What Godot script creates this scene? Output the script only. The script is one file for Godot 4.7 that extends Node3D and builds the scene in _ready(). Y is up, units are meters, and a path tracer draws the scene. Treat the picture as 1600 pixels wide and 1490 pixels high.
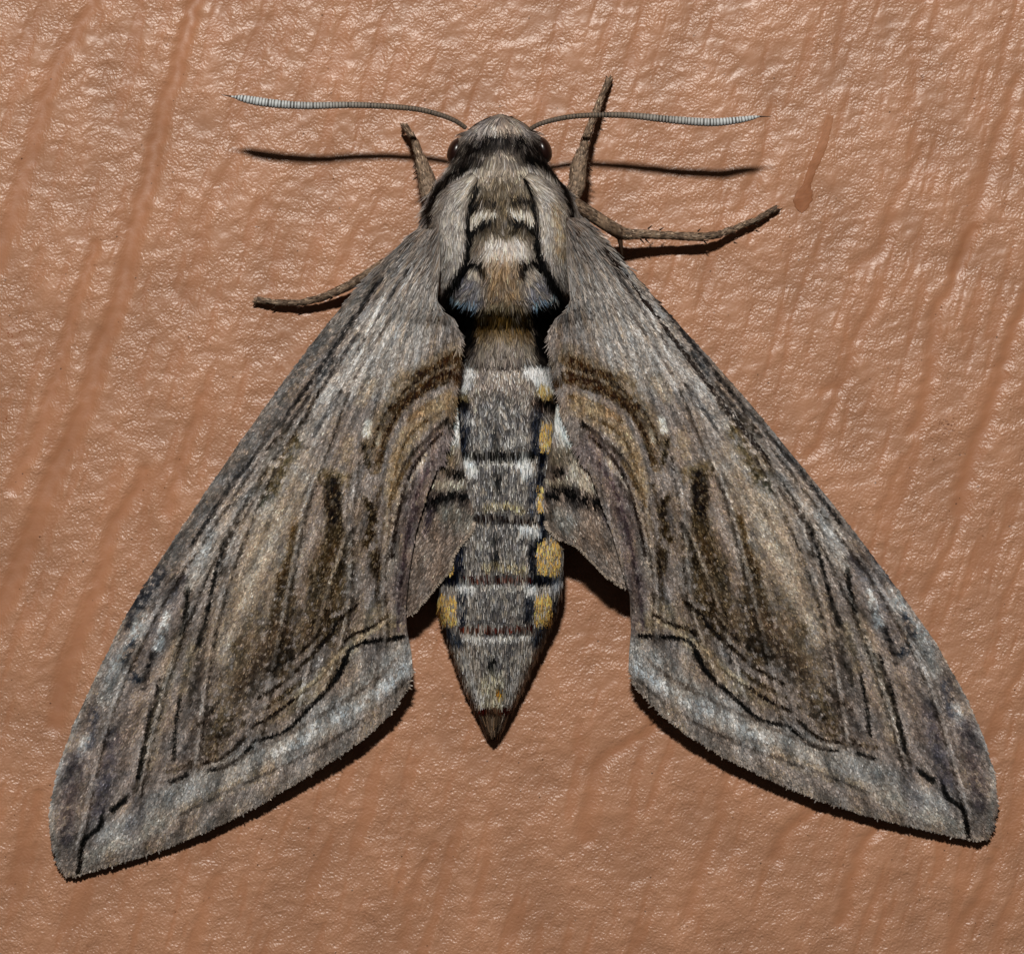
extends Node3D
# A grey hawk moth resting on a painted, wood-grained board, photographed at night by flash.
# Plan measures are in "p" (1 p = 0.065 mm on the board, y downwards), heights above the board in millimetres.

const U := 0.000065
const CAM := 0.42
const GAIN := 1.0

var rng := RandomNumberGenerator.new()
var speck: PackedByteArray
var soft: FastNoiseLite
var body_map: Grid
var body_col: Grid
var wing_col: Grid
var hind_map_l: Grid
var hind_map_r: Grid


# ---------------------------------------------------------------- small helpers
func at(x: float, y: float, z: float) -> Vector3:
	var k := 1.0 - z * 0.001 / CAM
	return Vector3((x - 800.0) * U * k, (745.0 - y) * U * k, z * 0.001)


func table(t: Array, y: float, c: int) -> float:
	var n := t.size()
	if y <= t[0][0]:
		return t[0][c]
	for i in range(1, n):
		if y <= t[i][0]:
			var f: float = (y - t[i - 1][0]) / (t[i][0] - t[i - 1][0])
			return lerpf(t[i - 1][c], t[i][c], f)
	return t[n - 1][c]


func curve(pts: Array, step := 3.0) -> PackedVector2Array:
	var out := PackedVector2Array()
	var n := pts.size()
	if n == 1:
		out.append(pts[0])
		return out
	for i in n - 1:
		var a: Vector2 = pts[maxi(i - 1, 0)]
		var b: Vector2 = pts[i]
		var c: Vector2 = pts[i + 1]
		var d: Vector2 = pts[mini(i + 2, n - 1)]
		var m := maxi(1, int(b.distance_to(c) / step))
		for k in m:
			out.append(b.cubic_interpolate(c, a, d, float(k) / m))
	out.append(pts[n - 1])
	return out


func V(list: Array) -> Array:
	var out := []
	for i in range(0, list.size(), 2):
		out.append(Vector2(list[i], list[i + 1]))
	return out


# a map in plan: colours and heights, painted with strokes
class Grid:
	var x0: float
	var y0: float
	var s: float
	var w: int
	var h: int
	var r: PackedFloat32Array
	var g: PackedFloat32Array
	var b: PackedFloat32Array
	var z: PackedFloat32Array
	var mask: PackedFloat32Array
	var bx0: int
	var by0: int
	var bx1: int
	var by1: int

	func _init(ax: float, ay: float, bx: float, by: float, step: float, colour := true) -> void:
		x0 = ax
		y0 = ay
		s = step
		w = int((bx - ax) / s) + 2
		h = int((by - ay) / s) + 2
		z.resize(w * h)
		mask.resize(w * h)
		if colour:
			r.resize(w * h)
			g.resize(w * h)
			b.resize(w * h)

	func fill(c: Color) -> void:
		r.fill(c.r)
		g.fill(c.g)
		b.fill(c.b)

	# leaves the coverage of a stroke in mask, over the box bx0..by1
	func cover(pts: PackedVector2Array, w0: float, w1: float, blur: float) -> void:
		var n := pts.size()
		bx0 = w
		by0 = h
		bx1 = -1
		by1 = -1
		var last := Vector2(-1e9, 0)
		for i in n:
			var f := float(i) / maxf(n - 1, 1)
			var rad := lerpf(w0, w1, f) * 0.5 / s
			var out := rad * (1.0 + blur) + 0.7
			var inn := maxf(rad * (1.0 - blur) - 0.7, 0.0)
			var p := Vector2((pts[i].x - x0) / s, (pts[i].y - y0) / s)
			if i > 0 and i < n - 1 and p.distance_to(last) < maxf(0.6, rad * 0.25):
				continue
			last = p
			var ax := maxi(0, int(p.x - out))
			var ay := maxi(0, int(p.y - out))
			var ex := mini(w - 1, int(p.x + out) + 1)
			var ey := mini(h - 1, int(p.y + out) + 1)
			if ax > ex or ay > ey:
				continue
			bx0 = mini(bx0, ax)
			by0 = mini(by0, ay)
			bx1 = maxi(bx1, ex)
			by1 = maxi(by1, ey)
			var inv := 1.0 / (out - inn)
			for yy in range(ay, ey + 1):
				var dy := yy - p.y
				var row := yy * w
				for xx in range(ax, ex + 1):
					var dx := xx - p.x
					var d := sqrt(dx * dx + dy * dy)
					if d >= out:
						continue
					var c := (out - d) * inv
					if c > 1.0:
						c = 1.0
					if c > mask[row + xx]:
						mask[row + xx] = c

	# the same, with the widths given at even steps along the path
	func cover_widths(pts: PackedVector2Array, wid: Array, blur: float) -> void:
		var n := pts.size()
		var lo := Vector2i(w, h)
		var hi := Vector2i(-1, -1)
		for i in n - 1:
			var f := float(i) / (n - 1) * (wid.size() - 1)
			var k := mini(int(f), wid.size() - 2)
			var wd: float = 2.0 * lerpf(wid[k], wid[k + 1], smoothstep(0.0, 1.0, f - k))
			cover(PackedVector2Array([pts[i], pts[i + 1]]), wd, wd, blur)
			lo = Vector2i(mini(lo.x, bx0), mini(lo.y, by0))
			hi = Vector2i(maxi(hi.x, bx1), maxi(hi.y, by1))
		bx0 = lo.x
		by0 = lo.y
		bx1 = hi.x
		by1 = hi.y

	func contrast(k: float, gain: float, sat := 1.0) -> void:
		var n := r.size()
		var mr := 0.0
		var mg := 0.0
		var mb := 0.0
		for i in n:
			mr += r[i]
			mg += g[i]
			mb += b[i]
		mr /= n
		mg /= n
		mb /= n
		for i in n:
			r[i] = clampf((mr + (r[i] - mr) * k) * gain, 0.02, 1.0)
			g[i] = clampf((mg + (g[i] - mg) * k) * gain, 0.02, 1.0)
			b[i] = clampf((mb + (b[i] - mb) * k) * gain, 0.02, 1.0)
			var l := r[i] * 0.35 + g[i] * 0.5 + b[i] * 0.15
			r[i] = l + (r[i] - l) * sat
			g[i] = l + (g[i] - l) * sat
			b[i] = l + (b[i] - l) * sat

	func paint(c: Color, alpha: float, grain: float, noise: PackedByteArray) -> void:
		for yy in range(by0, by1 + 1):
			var row := yy * w
			var nr := (yy & 511) * 512
			for xx in range(bx0, bx1 + 1):
				var k := row + xx
				var m := mask[k]
				if m <= 0.0:
					continue
				mask[k] = 0.0
				m = m * m * (3.0 - 2.0 * m)
				m *= clampf(1.0 + grain * (noise[nr + (xx & 511)] - 128) / 64.0, 0.0, 1.3)
				m = minf(m * alpha, 1.0)
				r[k] += (c.r - r[k]) * m
				g[k] += (c.g - g[k]) * m
				b[k] += (c.b - b[k]) * m

	func raise(d: float) -> void:
		for yy in range(by0, by1 + 1):
			var row := yy * w
			for xx in range(bx0, bx1 + 1):
				var k := row + xx
				var m := mask[k]
				if m <= 0.0:
					continue
				mask[k] = 0.0
				z[k] += d * m * m * (3.0 - 2.0 * m)

	func height(x: float, y: float) -> float:
		var u := clampf((x - x0) / s, 0.0, w - 1.001)
		var v := clampf((y - y0) / s, 0.0, h - 1.001)
		var i := int(u)
		var j := int(v)
		u -= i
		v -= j
		var k := j * w + i
		return (z[k] * (1.0 - u) + z[k + 1] * u) * (1.0 - v) + (z[k + w] * (1.0 - u) + z[k + w + 1] * u) * v

	func colour(x: float, y: float) -> Color:
		var i := clampi(int((x - x0) / s + 0.5), 0, w - 1)
		var j := clampi(int((y - y0) / s + 0.5), 0, h - 1)
		var k := j * w + i
		return Color(r[k], g[k], b[k])


# triangles that become one mesh
class Buf:
	var v := PackedVector3Array()
	var n := PackedVector3Array()
	var c := PackedColorArray()
	var t := PackedVector2Array()
	var i := PackedInt32Array()

	# a scale or a hair: a tapered strip from p towards q, that lifts off along up and bends back
	func strip(p: Vector3, q: Vector3, up: Vector3, wide: float, lift: float, rows: int, blunt: float, ca: Color, cb: Color, lean: Vector3) -> void:
		var along := q - p
		var side := along.cross(up).normalized()
		var len := along.length()
		var first := v.size()
		var nn := (up + lean).normalized()
		for k in rows + 1:
			var f := float(k) / rows
			var hw := wide * 0.5 * (1.0 - (1.0 - blunt) * f * f)
			if k == 0:
				hw *= 0.7
			var m := p + along * f + up * (len * lift * f * (1.35 - f * 0.7))
			v.append(m - side * hw)
			v.append(m + side * hw)
			var nk := (nn + along * ((f - 0.5) * 0.5 / len)).normalized()
			n.append(nk)
			n.append(nk)
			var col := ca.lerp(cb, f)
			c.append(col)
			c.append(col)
			if k < rows:
				var a := first + k * 2
				i.append_array([a, a + 2, a + 1, a + 1, a + 2, a + 3])

	func mesh() -> ArrayMesh:
		var a := []
		a.resize(Mesh.ARRAY_MAX)
		a[Mesh.ARRAY_VERTEX] = v
		a[Mesh.ARRAY_NORMAL] = n
		if c.size():
			a[Mesh.ARRAY_COLOR] = c
		if t.size():
			a[Mesh.ARRAY_TEX_UV] = t
		a[Mesh.ARRAY_INDEX] = i
		var m := ArrayMesh.new()
		m.add_surface_from_arrays(Mesh.PRIMITIVE_TRIANGLES, a)
		return m

	# normals from the faces, shared where indices are shared
	func smooth() -> void:
		n.resize(v.size())
		n.fill(Vector3.ZERO)
		for k in range(0, i.size(), 3):
			var f := (v[i[k + 2]] - v[i[k]]).cross(v[i[k + 1]] - v[i[k]])
			n[i[k]] += f
			n[i[k + 1]] += f
			n[i[k + 2]] += f
		for k in n.size():
			n[k] = n[k].normalized()


func part(called: String, b: Buf, m: Material, parent: Node, kind := "") -> MeshInstance3D:
	var o := MeshInstance3D.new()
	o.name = called
	o.mesh = b.mesh()
	o.material_override = m
	o.cast_shadow = GeometryInstance3D.SHADOW_CASTING_SETTING_DOUBLE_SIDED
	if kind:
		o.set_meta("kind", kind)
	parent.add_child(o, true)
	return o


func matte(rough: float, spec: float, rim := 0.0) -> StandardMaterial3D:
	var m := StandardMaterial3D.new()
	m.vertex_color_use_as_albedo = true
	m.vertex_color_is_srgb = true
	m.roughness = rough
	m.metallic_specular = spec
	m.cull_mode = BaseMaterial3D.CULL_DISABLED
	if rim > 0.0:
		m.rim_enabled = true
		m.rim = rim
	return m


# round limb along points (x, y, z, radius in p)
func limb(b: Buf, pts: Array, sides: int, c0: Color, c1: Color, mottled: float, flat := 1.0) -> void:
	var n := pts.size()
	var fine := []
	for k in n - 1:
		var a: Vector4 = pts[maxi(k - 1, 0)]
		var p: Vector4 = pts[k]
		var q: Vector4 = pts[k + 1]
		var d: Vector4 = pts[mini(k + 2, n - 1)]
		var m := maxi(2, int(Vector2(p.x - q.x, p.y - q.y).length() / 3.0))
		for j in m:
			var f := float(j) / m
			var r := Vector4()
			for e in 4:
				r[e] = cubic_interpolate(p[e], q[e], a[e], d[e], f)
			fine.append(r)
	fine.append(pts[n - 1])
	var first := b.v.size()
	var cnt := fine.size()
	for k in cnt:
		var p: Vector4 = fine[k]
		var here := at(p.x, p.y, p.z)
		var q0: Vector4 = fine[maxi(k - 1, 0)]
		var q1: Vector4 = fine[mini(k + 1, cnt - 1)]
		var along := (at(q1.x, q1.y, q1.z) - at(q0.x, q0.y, q0.z)).normalized()
		var side := along.cross(Vector3(0, 0, 1)).normalized()
		var up := side.cross(along)
		var rad := p.w * U
		if k == 0 or k == cnt - 1:
			rad *= 0.35
		for e in sides:
			var an := TAU * e / sides
			var bump := 1.0 + rng.randf_range(-0.06, 0.06)
			b.v.append(here + side * (cos(an) * rad * bump) + up * (sin(an) * rad * bump * flat))
			var col := c0.lerp(c1, clampf(float(k) / cnt + rng.randf_range(-0.2, 0.2), 0, 1))
			var m := 1.0 + rng.randf_range(-mottled, mottled)
			b.c.append(Color(col.r * m, col.g * m, col.b * m))
	for k in cnt - 1:
		for e in sides:
			var a := first + k * sides + e
			var c := first + k * sides + (e + 1) % sides
			b.i.append_array([a, a + sides, c, c, a + sides, c + sides])


# ---------------------------------------------------------------- the scene
func _ready() -> void:
	rng.seed = 11
	# camera, surroundings, flash
	var cam := Camera3D.new()
	cam.name = "camera"
	cam.position = Vector3(0, 0, CAM)
	cam.fov = rad_to_deg(2.0 * atan(745.0 * U / CAM))
	cam.near = 0.02
	cam.far = 5.0
	add_child(cam)
	var env := Environment.new()
	env.background_mode = Environment.BG_COLOR
	env.background_color = Color(0.17, 0.155, 0.14)  # dim grey added to fill the shadows evenly
	env.tonemap_mode = Environment.TONE_MAPPER_LINEAR
	env.tonemap_exposure = 1.0
	env.sdfgi_enabled = true
	env.ssao_enabled = true
	env.ssil_enabled = true
	var we := WorldEnvironment.new()
	we.name = "surroundings"
	we.environment = env
	add_child(we)
	var flash := AreaLight3D.new()
	flash.name = "camera_flash"
	flash.area_size = Vector2(0.05, 0.032)
	flash.light_energy = 0.44
	flash.light_color = Color(1.0, 0.98, 0.95)
	flash.shadow_enabled = true
	flash.area_range = 3.0
	add_child(flash)
	flash.look_at_from_position(Vector3(-0.035, 0.335, 0.55), Vector3(0, 0, 0.004), Vector3(0, 1, 0))

	# shared noise
	var fn := FastNoiseLite.new()
	fn.seed = 5
	fn.noise_type = FastNoiseLite.TYPE_SIMPLEX_SMOOTH
	fn.frequency = 0.11
	fn.fractal_octaves = 3
	var im := fn.get_image(512, 512, false, false, true)
	im.convert(Image.FORMAT_L8)
	speck = im.get_data()
	soft = FastNoiseLite.new()
	soft.seed = 8
	soft.noise_type = FastNoiseLite.TYPE_SIMPLEX_SMOOTH
	soft.frequency = 1.0
	soft.fractal_octaves = 2

	build_wall()
	build_moth()


# ---------------------------------------------------------------- the painted board
func build_wall() -> void:
	var X0 := -400.0
	var Y0 := -350.0
	var X1 := 2000.0
	var Y1 := 1840.0
	var gr := Grid.new(X0, Y0, X1, Y1, 4.0, false)
	# grooves of the embossed grain: path, width
	var deep := [
		[[310, -20, 282, 93, 253, 183, 237, 253, 220, 324, 198, 410, 181, 484, 151, 561, 134, 628, 107, 695, 74, 762, 50, 830, 23, 897, -20, 990], 34, 1.0],
		[[160, -60, 135, 22, 90, 99, 68, 163, 42, 253, 17, 338, -10, 420], 30, 0.8],
		[[150, 380, 134, 427, 107, 511, 97, 561, 74, 635, 54, 695, 20, 760], 24, 0.8],
		[[318, 620, 309, 648, 292, 702, 275, 752, 258, 800], 24, 0.7],
		[[225, 735, 215, 762, 188, 803, 171, 846, 158, 900, 140, 950, 100, 1060, 85, 1130], 30, 0.8],
		[[440, -20, 400, 110, 380, 183, 366, 253, 321, 330, 310, 410, 290, 470], 24, 0.45],
		[[560, -30, 530, 60, 505, 130], 24, 0.4],
		[[1520, 360, 1503, 408, 1485, 454, 1463, 489, 1458, 561, 1447, 628, 1431, 674], 24, 0.7],
		[[1620, 420, 1595, 489, 1573, 556, 1554, 628, 1527, 695, 1511, 749, 1503, 800], 28, 0.8],
		[[1380, 450, 1366, 480, 1331, 540, 1323, 588, 1289, 612], 20, 0.6],
		[[1310, 610, 1300, 640, 1280, 690, 1265, 710], 18, 0.5],
		[[1415, 715, 1407, 735, 1390, 776, 1375, 810], 18, 0.5],
		[[1590, 120, 1580, 158, 1555, 231, 1540, 282, 1518, 355, 1495, 420], 26, 0.6],
		[[1455, -20, 1445, 8, 1428, 56, 1433, 118, 1419, 169], 22, 0.4],
		[[1440, 230, 1422, 276, 1400, 315, 1377, 389, 1340, 420], 22, 0.5],
		[[1040, 1110, 1019, 1139, 975, 1167, 937, 1192, 922, 1260, 915, 1310], 26, 0.6],
		[[1500, 820, 1479, 873, 1448, 930], 20, 0.6],
		[[1600, 1040, 1564, 1120, 1545, 1180], 20, 0.5],
		[[1300, 1245, 1281, 1262, 1235, 1295, 1215, 1340], 22, 0.6],
		[[1390, 1270, 1375, 1290, 1351, 1325, 1330, 1380, 1320, 1440], 24, 0.7],
		[[1150, 1200, 1134, 1237, 1115, 1315, 1090, 1380, 1075, 1430], 22, 0.5],
		[[1560, 1330, 1540, 1390, 1500, 1450, 1490, 1500], 26, 0.6],
		[[680, 1320, 660, 1365, 640, 1420, 630, 1480], 18, 0.45],
		[[60, 1240, 45, 1300, 20, 1380], 22, 0.6],
		[[340, 1370, 320, 1420, 300, 1490], 22, 0.5],
		[[560, 350, 545, 400, 520, 450], 20, 0.4],
		[[600, 30, 585, 90, 570, 130], 18, 0.35],
		[[1010, 20, 990, 80, 985, 110], 20, 0.35],
		[[1210, 170, 1195, 240, 1170, 300, 1160, 330], 18, 0.45],
	]
	for d in deep:
		var pts := curve(V(d[0]), 4.0)
		for k in pts.size():
			pts[k] += Vector2(soft.get_noise_2d(pts[k].y * 0.03, d[1]) * 6.0, 0)
		gr.cover(pts, d[1] * 0.6, d[1] * 0.9, 0.6)
		gr.raise(d[2])
	var streak := FastNoiseLite.new()
	streak.seed = 21
	streak.noise_type = FastNoiseLite.TYPE_SIMPLEX_SMOOTH
	streak.frequency = 1.0
	streak.fractal_octaves = 3
	var wrinkle := FastNoiseLite.new()
	wrinkle.seed = 31
	wrinkle.noise_type = FastNoiseLite.TYPE_SIMPLEX_SMOOTH
	wrinkle.frequency = 1.0
	wrinkle.fractal_octaves = 3
	wrinkle.domain_warp_enabled = true
	wrinkle.domain_warp_amplitude = 0.6
	wrinkle.domain_warp_frequency = 0.6
	var b := Buf.new()
	var hm := PackedFloat32Array()
	hm.resize(gr.w * gr.h)
	var smoothness := Image.create(gr.w, gr.h, false, Image.FORMAT_RGBA8)
	for j in gr.h:
		var y := Y0 + j * 4.0
		for i in gr.w:
			var x := X0 + i * 4.0
			var a := x + 0.27 * y          # across the grain
			var l := y - 0.27 * x          # along it
			var gz := clampf(gr.z[j * gr.w + i], 0.0, 1.1)
			var st := streak.get_noise_2d(a / 34.0, l / 260.0)
			var st2 := streak.get_noise_2d(a / 15.0 + 33.0, l / 190.0)
			var where := clampf(0.45 + 0.55 * absf(x - 900.0) / 700.0 + streak.get_noise_2d(x / 300.0, y / 300.0) * 0.8, 0.1, 1.2)
			var faint := clampf(maxf((st - 0.16) * 4.0, (st2 - 0.42) * 3.0) * where, 0.0, 0.75) * clampf(1.0 - gz * 2.0, 0.0, 1.0)
			var m := clampf(gz * 1.3 + faint * 0.9, 0.0, 1.0)
			var wr := wrinkle.get_noise_2d(x / 40.0 + y / 150.0, y / 26.0)
			var broad := streak.get_noise_2d(x / 140.0 + 50.0, y / 190.0)
			var f := smoothstep(0.0, 1.0, x / 1600.0)
			hm[j * gr.w + i] = -0.26 * gz - 0.09 * faint + wr * 0.095 * (1.0 - 0.85 * m) + broad * 0.16
			var patch := streak.get_noise_2d(x / 70.0 + 90.0, y / 60.0 + 20.0)
			var hold := clampf(maxf(m * 0.9, 0.34 - 0.34 * clampf(y / 1490.0, 0.0, 1.0) + patch * 0.9), 0.0, 0.92)
			smoothness.set_pixel(i, j, Color(0.5, 0.5, 0.5, hold))
			var tone := 1.0 + broad * 0.08 + wr * 0.03
			var c := Color(0.648, 0.474, 0.368).lerp(Color(0.630, 0.436, 0.320), m)
			b.c.append(Color(c.r * tone, c.g * tone, c.b * tone))
			b.t.append(Vector2((x - X0) / (X1 - X0), (y - Y0) / (Y1 - Y0)))
			b.v.append(Vector3((x - 800.0) * U, (745.0 - y) * U, hm[j * gr.w + i] * 0.001))
	b.n.resize(b.v.size())
	for j in gr.h:
		for i in gr.w:
			var k := j * gr.w + i
			var dx := hm[mini(i + 1, gr.w - 1) + j * gr.w] - hm[maxi(i - 1, 0) + j * gr.w]
			var dy := hm[i + mini(j + 1, gr.h - 1) * gr.w] - hm[i + maxi(j - 1, 0) * gr.w]
			b.n[k] = Vector3(-dx * 0.001 / (8.0 * U), dy * 0.001 / (8.0 * U), 1.0).normalized()
			if i < gr.w - 1 and j < gr.h - 1:
				b.i.append_array([k, k + 1, k + gr.w, k + 1, k + gr.w + 1, k + gr.w])
	# the fine skin of the paint
	var TW := 2048
	var TH := 1868
	var fine := FastNoiseLite.new()
	fine.seed = 77
	fine.noise_type = FastNoiseLite.TYPE_SIMPLEX_SMOOTH
	fine.frequency = 0.225
	fine.fractal_octaves = 3
	fine.fractal_gain = 0.55
	fine.domain_warp_enabled = true
	fine.domain_warp_amplitude = 9.0
	fine.domain_warp_frequency = 0.05
	var skin := fine.get_image(TW, TH, false, false, true)
	skin.convert(Image.FORMAT_RGBA8)
	smoothness.resize(TW, TH, Image.INTERPOLATE_BILINEAR)
	skin.blend_rect(smoothness, Rect2i(0, 0, TW, TH), Vector2i.ZERO)
	# dirt: dark grains and a few rusty dots
	var dirt := Image.create(TW, TH, false, Image.FORMAT_RGB8)
	dirt.fill(Color.WHITE)
	for k in 1700:
		var px := rng.randi_range(2, TW - 4)
		var py := rng.randi_range(2, TH - 4)
		var v := rng.randf_range(0.25, 0.85)
		var c := Color(v, v * 0.95, v * 0.92)
		dirt.set_pixel(px, py, c)
		if rng.randf() < 0.35:
			dirt.set_pixel(px + 1, py, c.lerp(Color.WHITE, 0.3))
			dirt.set_pixel(px, py + 1, c.lerp(Color.WHITE, 0.4))
	for spot in [[20, 515, 16, 40], [30, 540, 10, 20], [1480, 665, 18, 60], [1290, 75, 20, 22], [1440, 122, 6, 12], [10, 660, 8, 14], [262, 60, 10, 10]]:
		for k in spot[3]:
			var q := Vector2(spot[0], spot[1]) + Vector2(rng.randfn(0, spot[2] * 0.5), rng.randfn(0, spot[2] * 0.5))
			dirt.set_pixel(clampi(int((q.x - X0) / (X1 - X0) * TW), 0, TW - 1), clampi(int((q.y - Y0) / (Y1 - Y0) * TH), 0, TH - 1), Color(0.75, 0.5, 0.3) if spot[0] < 100 else Color(0.6, 0.5, 0.45))
	var m := StandardMaterial3D.new()
	m.vertex_color_use_as_albedo = true
	m.vertex_color_is_srgb = true
	m.albedo_texture = ImageTexture.create_from_image(dirt)
	m.roughness = 0.39
	m.metallic_specular = 0.5
	m.heightmap_enabled = true
	m.heightmap_texture = ImageTexture.create_from_image(skin)
	m.heightmap_scale = 0.0105
	var o := part("wall", b, m, self)
	o.set_meta("kind", "structure")
	o.set_meta("label", "salmon brown painted board with slanting embossed grain grooves and wrinkled glossy paint")

	# a dried run that ends in a drop
	var db := Buf.new()
	var run := curve(V([1298, 180, 1290, 212, 1282, 236, 1272, 258, 1264, 280, 1258, 298, 1254, 316, 1253, 333]), 2.5)
	for k in run.size():
		var f := float(k) / (run.size() - 1)
		var hw := lerpf(5.5, 9.5, f / 0.4) if f < 0.4 else lerpf(9.5, 7.0, (f - 0.4) / 0.3)
		if f > 0.7:
			hw = lerpf(7.0, 16.5, smoothstep(0.7, 0.86, f))
		if f > 0.86:
			hw = 16.5 * sqrt(maxf(0.01, 1.0 - pow((f - 0.86) / 0.142, 2.0)))
		hw *= 1.0 + soft.get_noise_2d(run[k].y / 9.0, 3.0) * 0.22
		for e in 9:
			var s := (e - 4) / 4.0
			var x := run[k].x + s * hw
			var y := run[k].y + (0.0 if f < 0.9 else s * s * -4.0)
			var zz := gr_height(hm, gr, x, y) + (0.015 + 0.035 * sqrt(maxf(1.0 - s * s, 0.0)) if absf(s) < 1.0 else -0.02)
			db.v.append(Vector3((x - 800.0) * U, (745.0 - y) * U, zz * 0.001))
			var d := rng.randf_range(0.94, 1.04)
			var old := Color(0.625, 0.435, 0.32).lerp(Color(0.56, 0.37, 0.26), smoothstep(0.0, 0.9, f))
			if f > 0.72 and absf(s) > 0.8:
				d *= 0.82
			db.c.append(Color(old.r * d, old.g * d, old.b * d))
		if k > 0:
			for e in 8:
				var a := (k - 1) * 9 + e
				db.i.append_array([a, a + 1, a + 9, a + 1, a + 10, a + 9])
	db.smooth()
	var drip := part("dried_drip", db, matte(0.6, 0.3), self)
	drip.set_meta("label", "dried reddish brown run ending in a rounded drop on the painted board")
	drip.set_meta("category", "drip")


func gr_height(hm: PackedFloat32Array, gr: Grid, x: float, y: float) -> float:
	var u := (x - gr.x0) / gr.s
	var v := (y - gr.y0) / gr.s
	var i := int(u)
	var j := int(v)
	u -= i
	v -= j
	var k := j * gr.w + i
	return lerpf(lerpf(hm[k], hm[k + 1], u), lerpf(hm[k + gr.w], hm[k + gr.w + 1], u), v)


# ---------------------------------------------------------------- the moth
# y, middle x, half width, top, middle height
var trunk := [
	[178, 782, 3, 6.4, 6.0], [184, 782, 22, 7.4, 5.8], [192, 782, 38, 8.2, 5.6], [206, 781, 55, 8.9, 5.2], [222, 780, 62, 9.3, 5.0], [237, 780, 66, 9.6, 5.0], [252, 780, 73, 9.8, 5.0], [262, 780, 82, 10.0, 5.0], [280, 780, 94, 10.6, 5.0],
	[300, 781, 113, 11.0, 5.0], [330, 784, 122, 11.7, 5.0], [370, 785, 124, 12.2, 5.0], [430, 786, 108, 12.1, 5.0], [470, 786, 100, 11.6, 5.0], [482, 786, 92, 10.9, 5.0],
	[500, 786, 76, 9.5, 5.0], [525, 786, 68, 9.4, 5.0], [560, 788, 70, 9.4, 4.8], [568, 789, 70, 9.0, 4.8], [576, 790, 73, 9.4, 4.7], [600, 790, 78, 9.5, 4.6],
	[700, 784, 90, 9.2, 4.4], [800, 781, 98, 8.5, 4.0], [870, 783, 100, 7.7, 3.6], [910, 783, 99, 7.1, 3.3], [950, 779, 93, 6.5, 3.0], [1000, 774, 75, 5.6, 2.6],
	[1050, 772, 55, 4.6, 2.2], [1100, 771, 33, 3.5, 1.9], [1112, 771, 27, 3.2, 1.8], [1138, 770, 14, 2.3, 1.6], [1156, 770, 2, 1.6, 1.5]]


func build_moth() -> void:
	var moth := Node3D.new()
	moth.name = "hawk_moth"
	moth.set_meta("label", "large grey brown hawk moth resting with wings spread on the painted board")
	moth.set_meta("category", "moth")
	add_child(moth)
	paint_body()
	paint_wing()
	build_body(moth)
	build_hindwing(moth, -1)
	build_hindwing(moth, 1)
	build_forewing(moth, -1)
	build_forewing(moth, 1)
	build_head(moth)
	build_legs(moth)


func q(v: int) -> Color:
	return Color8((v >> 16) & 255, (v >> 8) & 255, v & 255)


# one brush stroke: grid, points, width at start and end, colour, strength, softness, grain
func brush(g: Grid, pts: Array, w0: float, w1: float, c: int, alpha := 0.8, blur := 0.5, grain := 0.6) -> void:
	if w0 <= 6.0 and g == wing_col:
		w0 += 1.6
		w1 += 1.6
		alpha = minf(1.0, alpha * 1.3)
	g.cover(curve(V(pts)), w0, w1, blur)
	g.paint(q(c), alpha, grain, speck)


func ridge(g: Grid, pts: Array, w0: float, w1: float, d: float) -> void:
	g.cover(curve(V(pts)), w0, w1, 0.9)
	g.raise(d)


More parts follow.
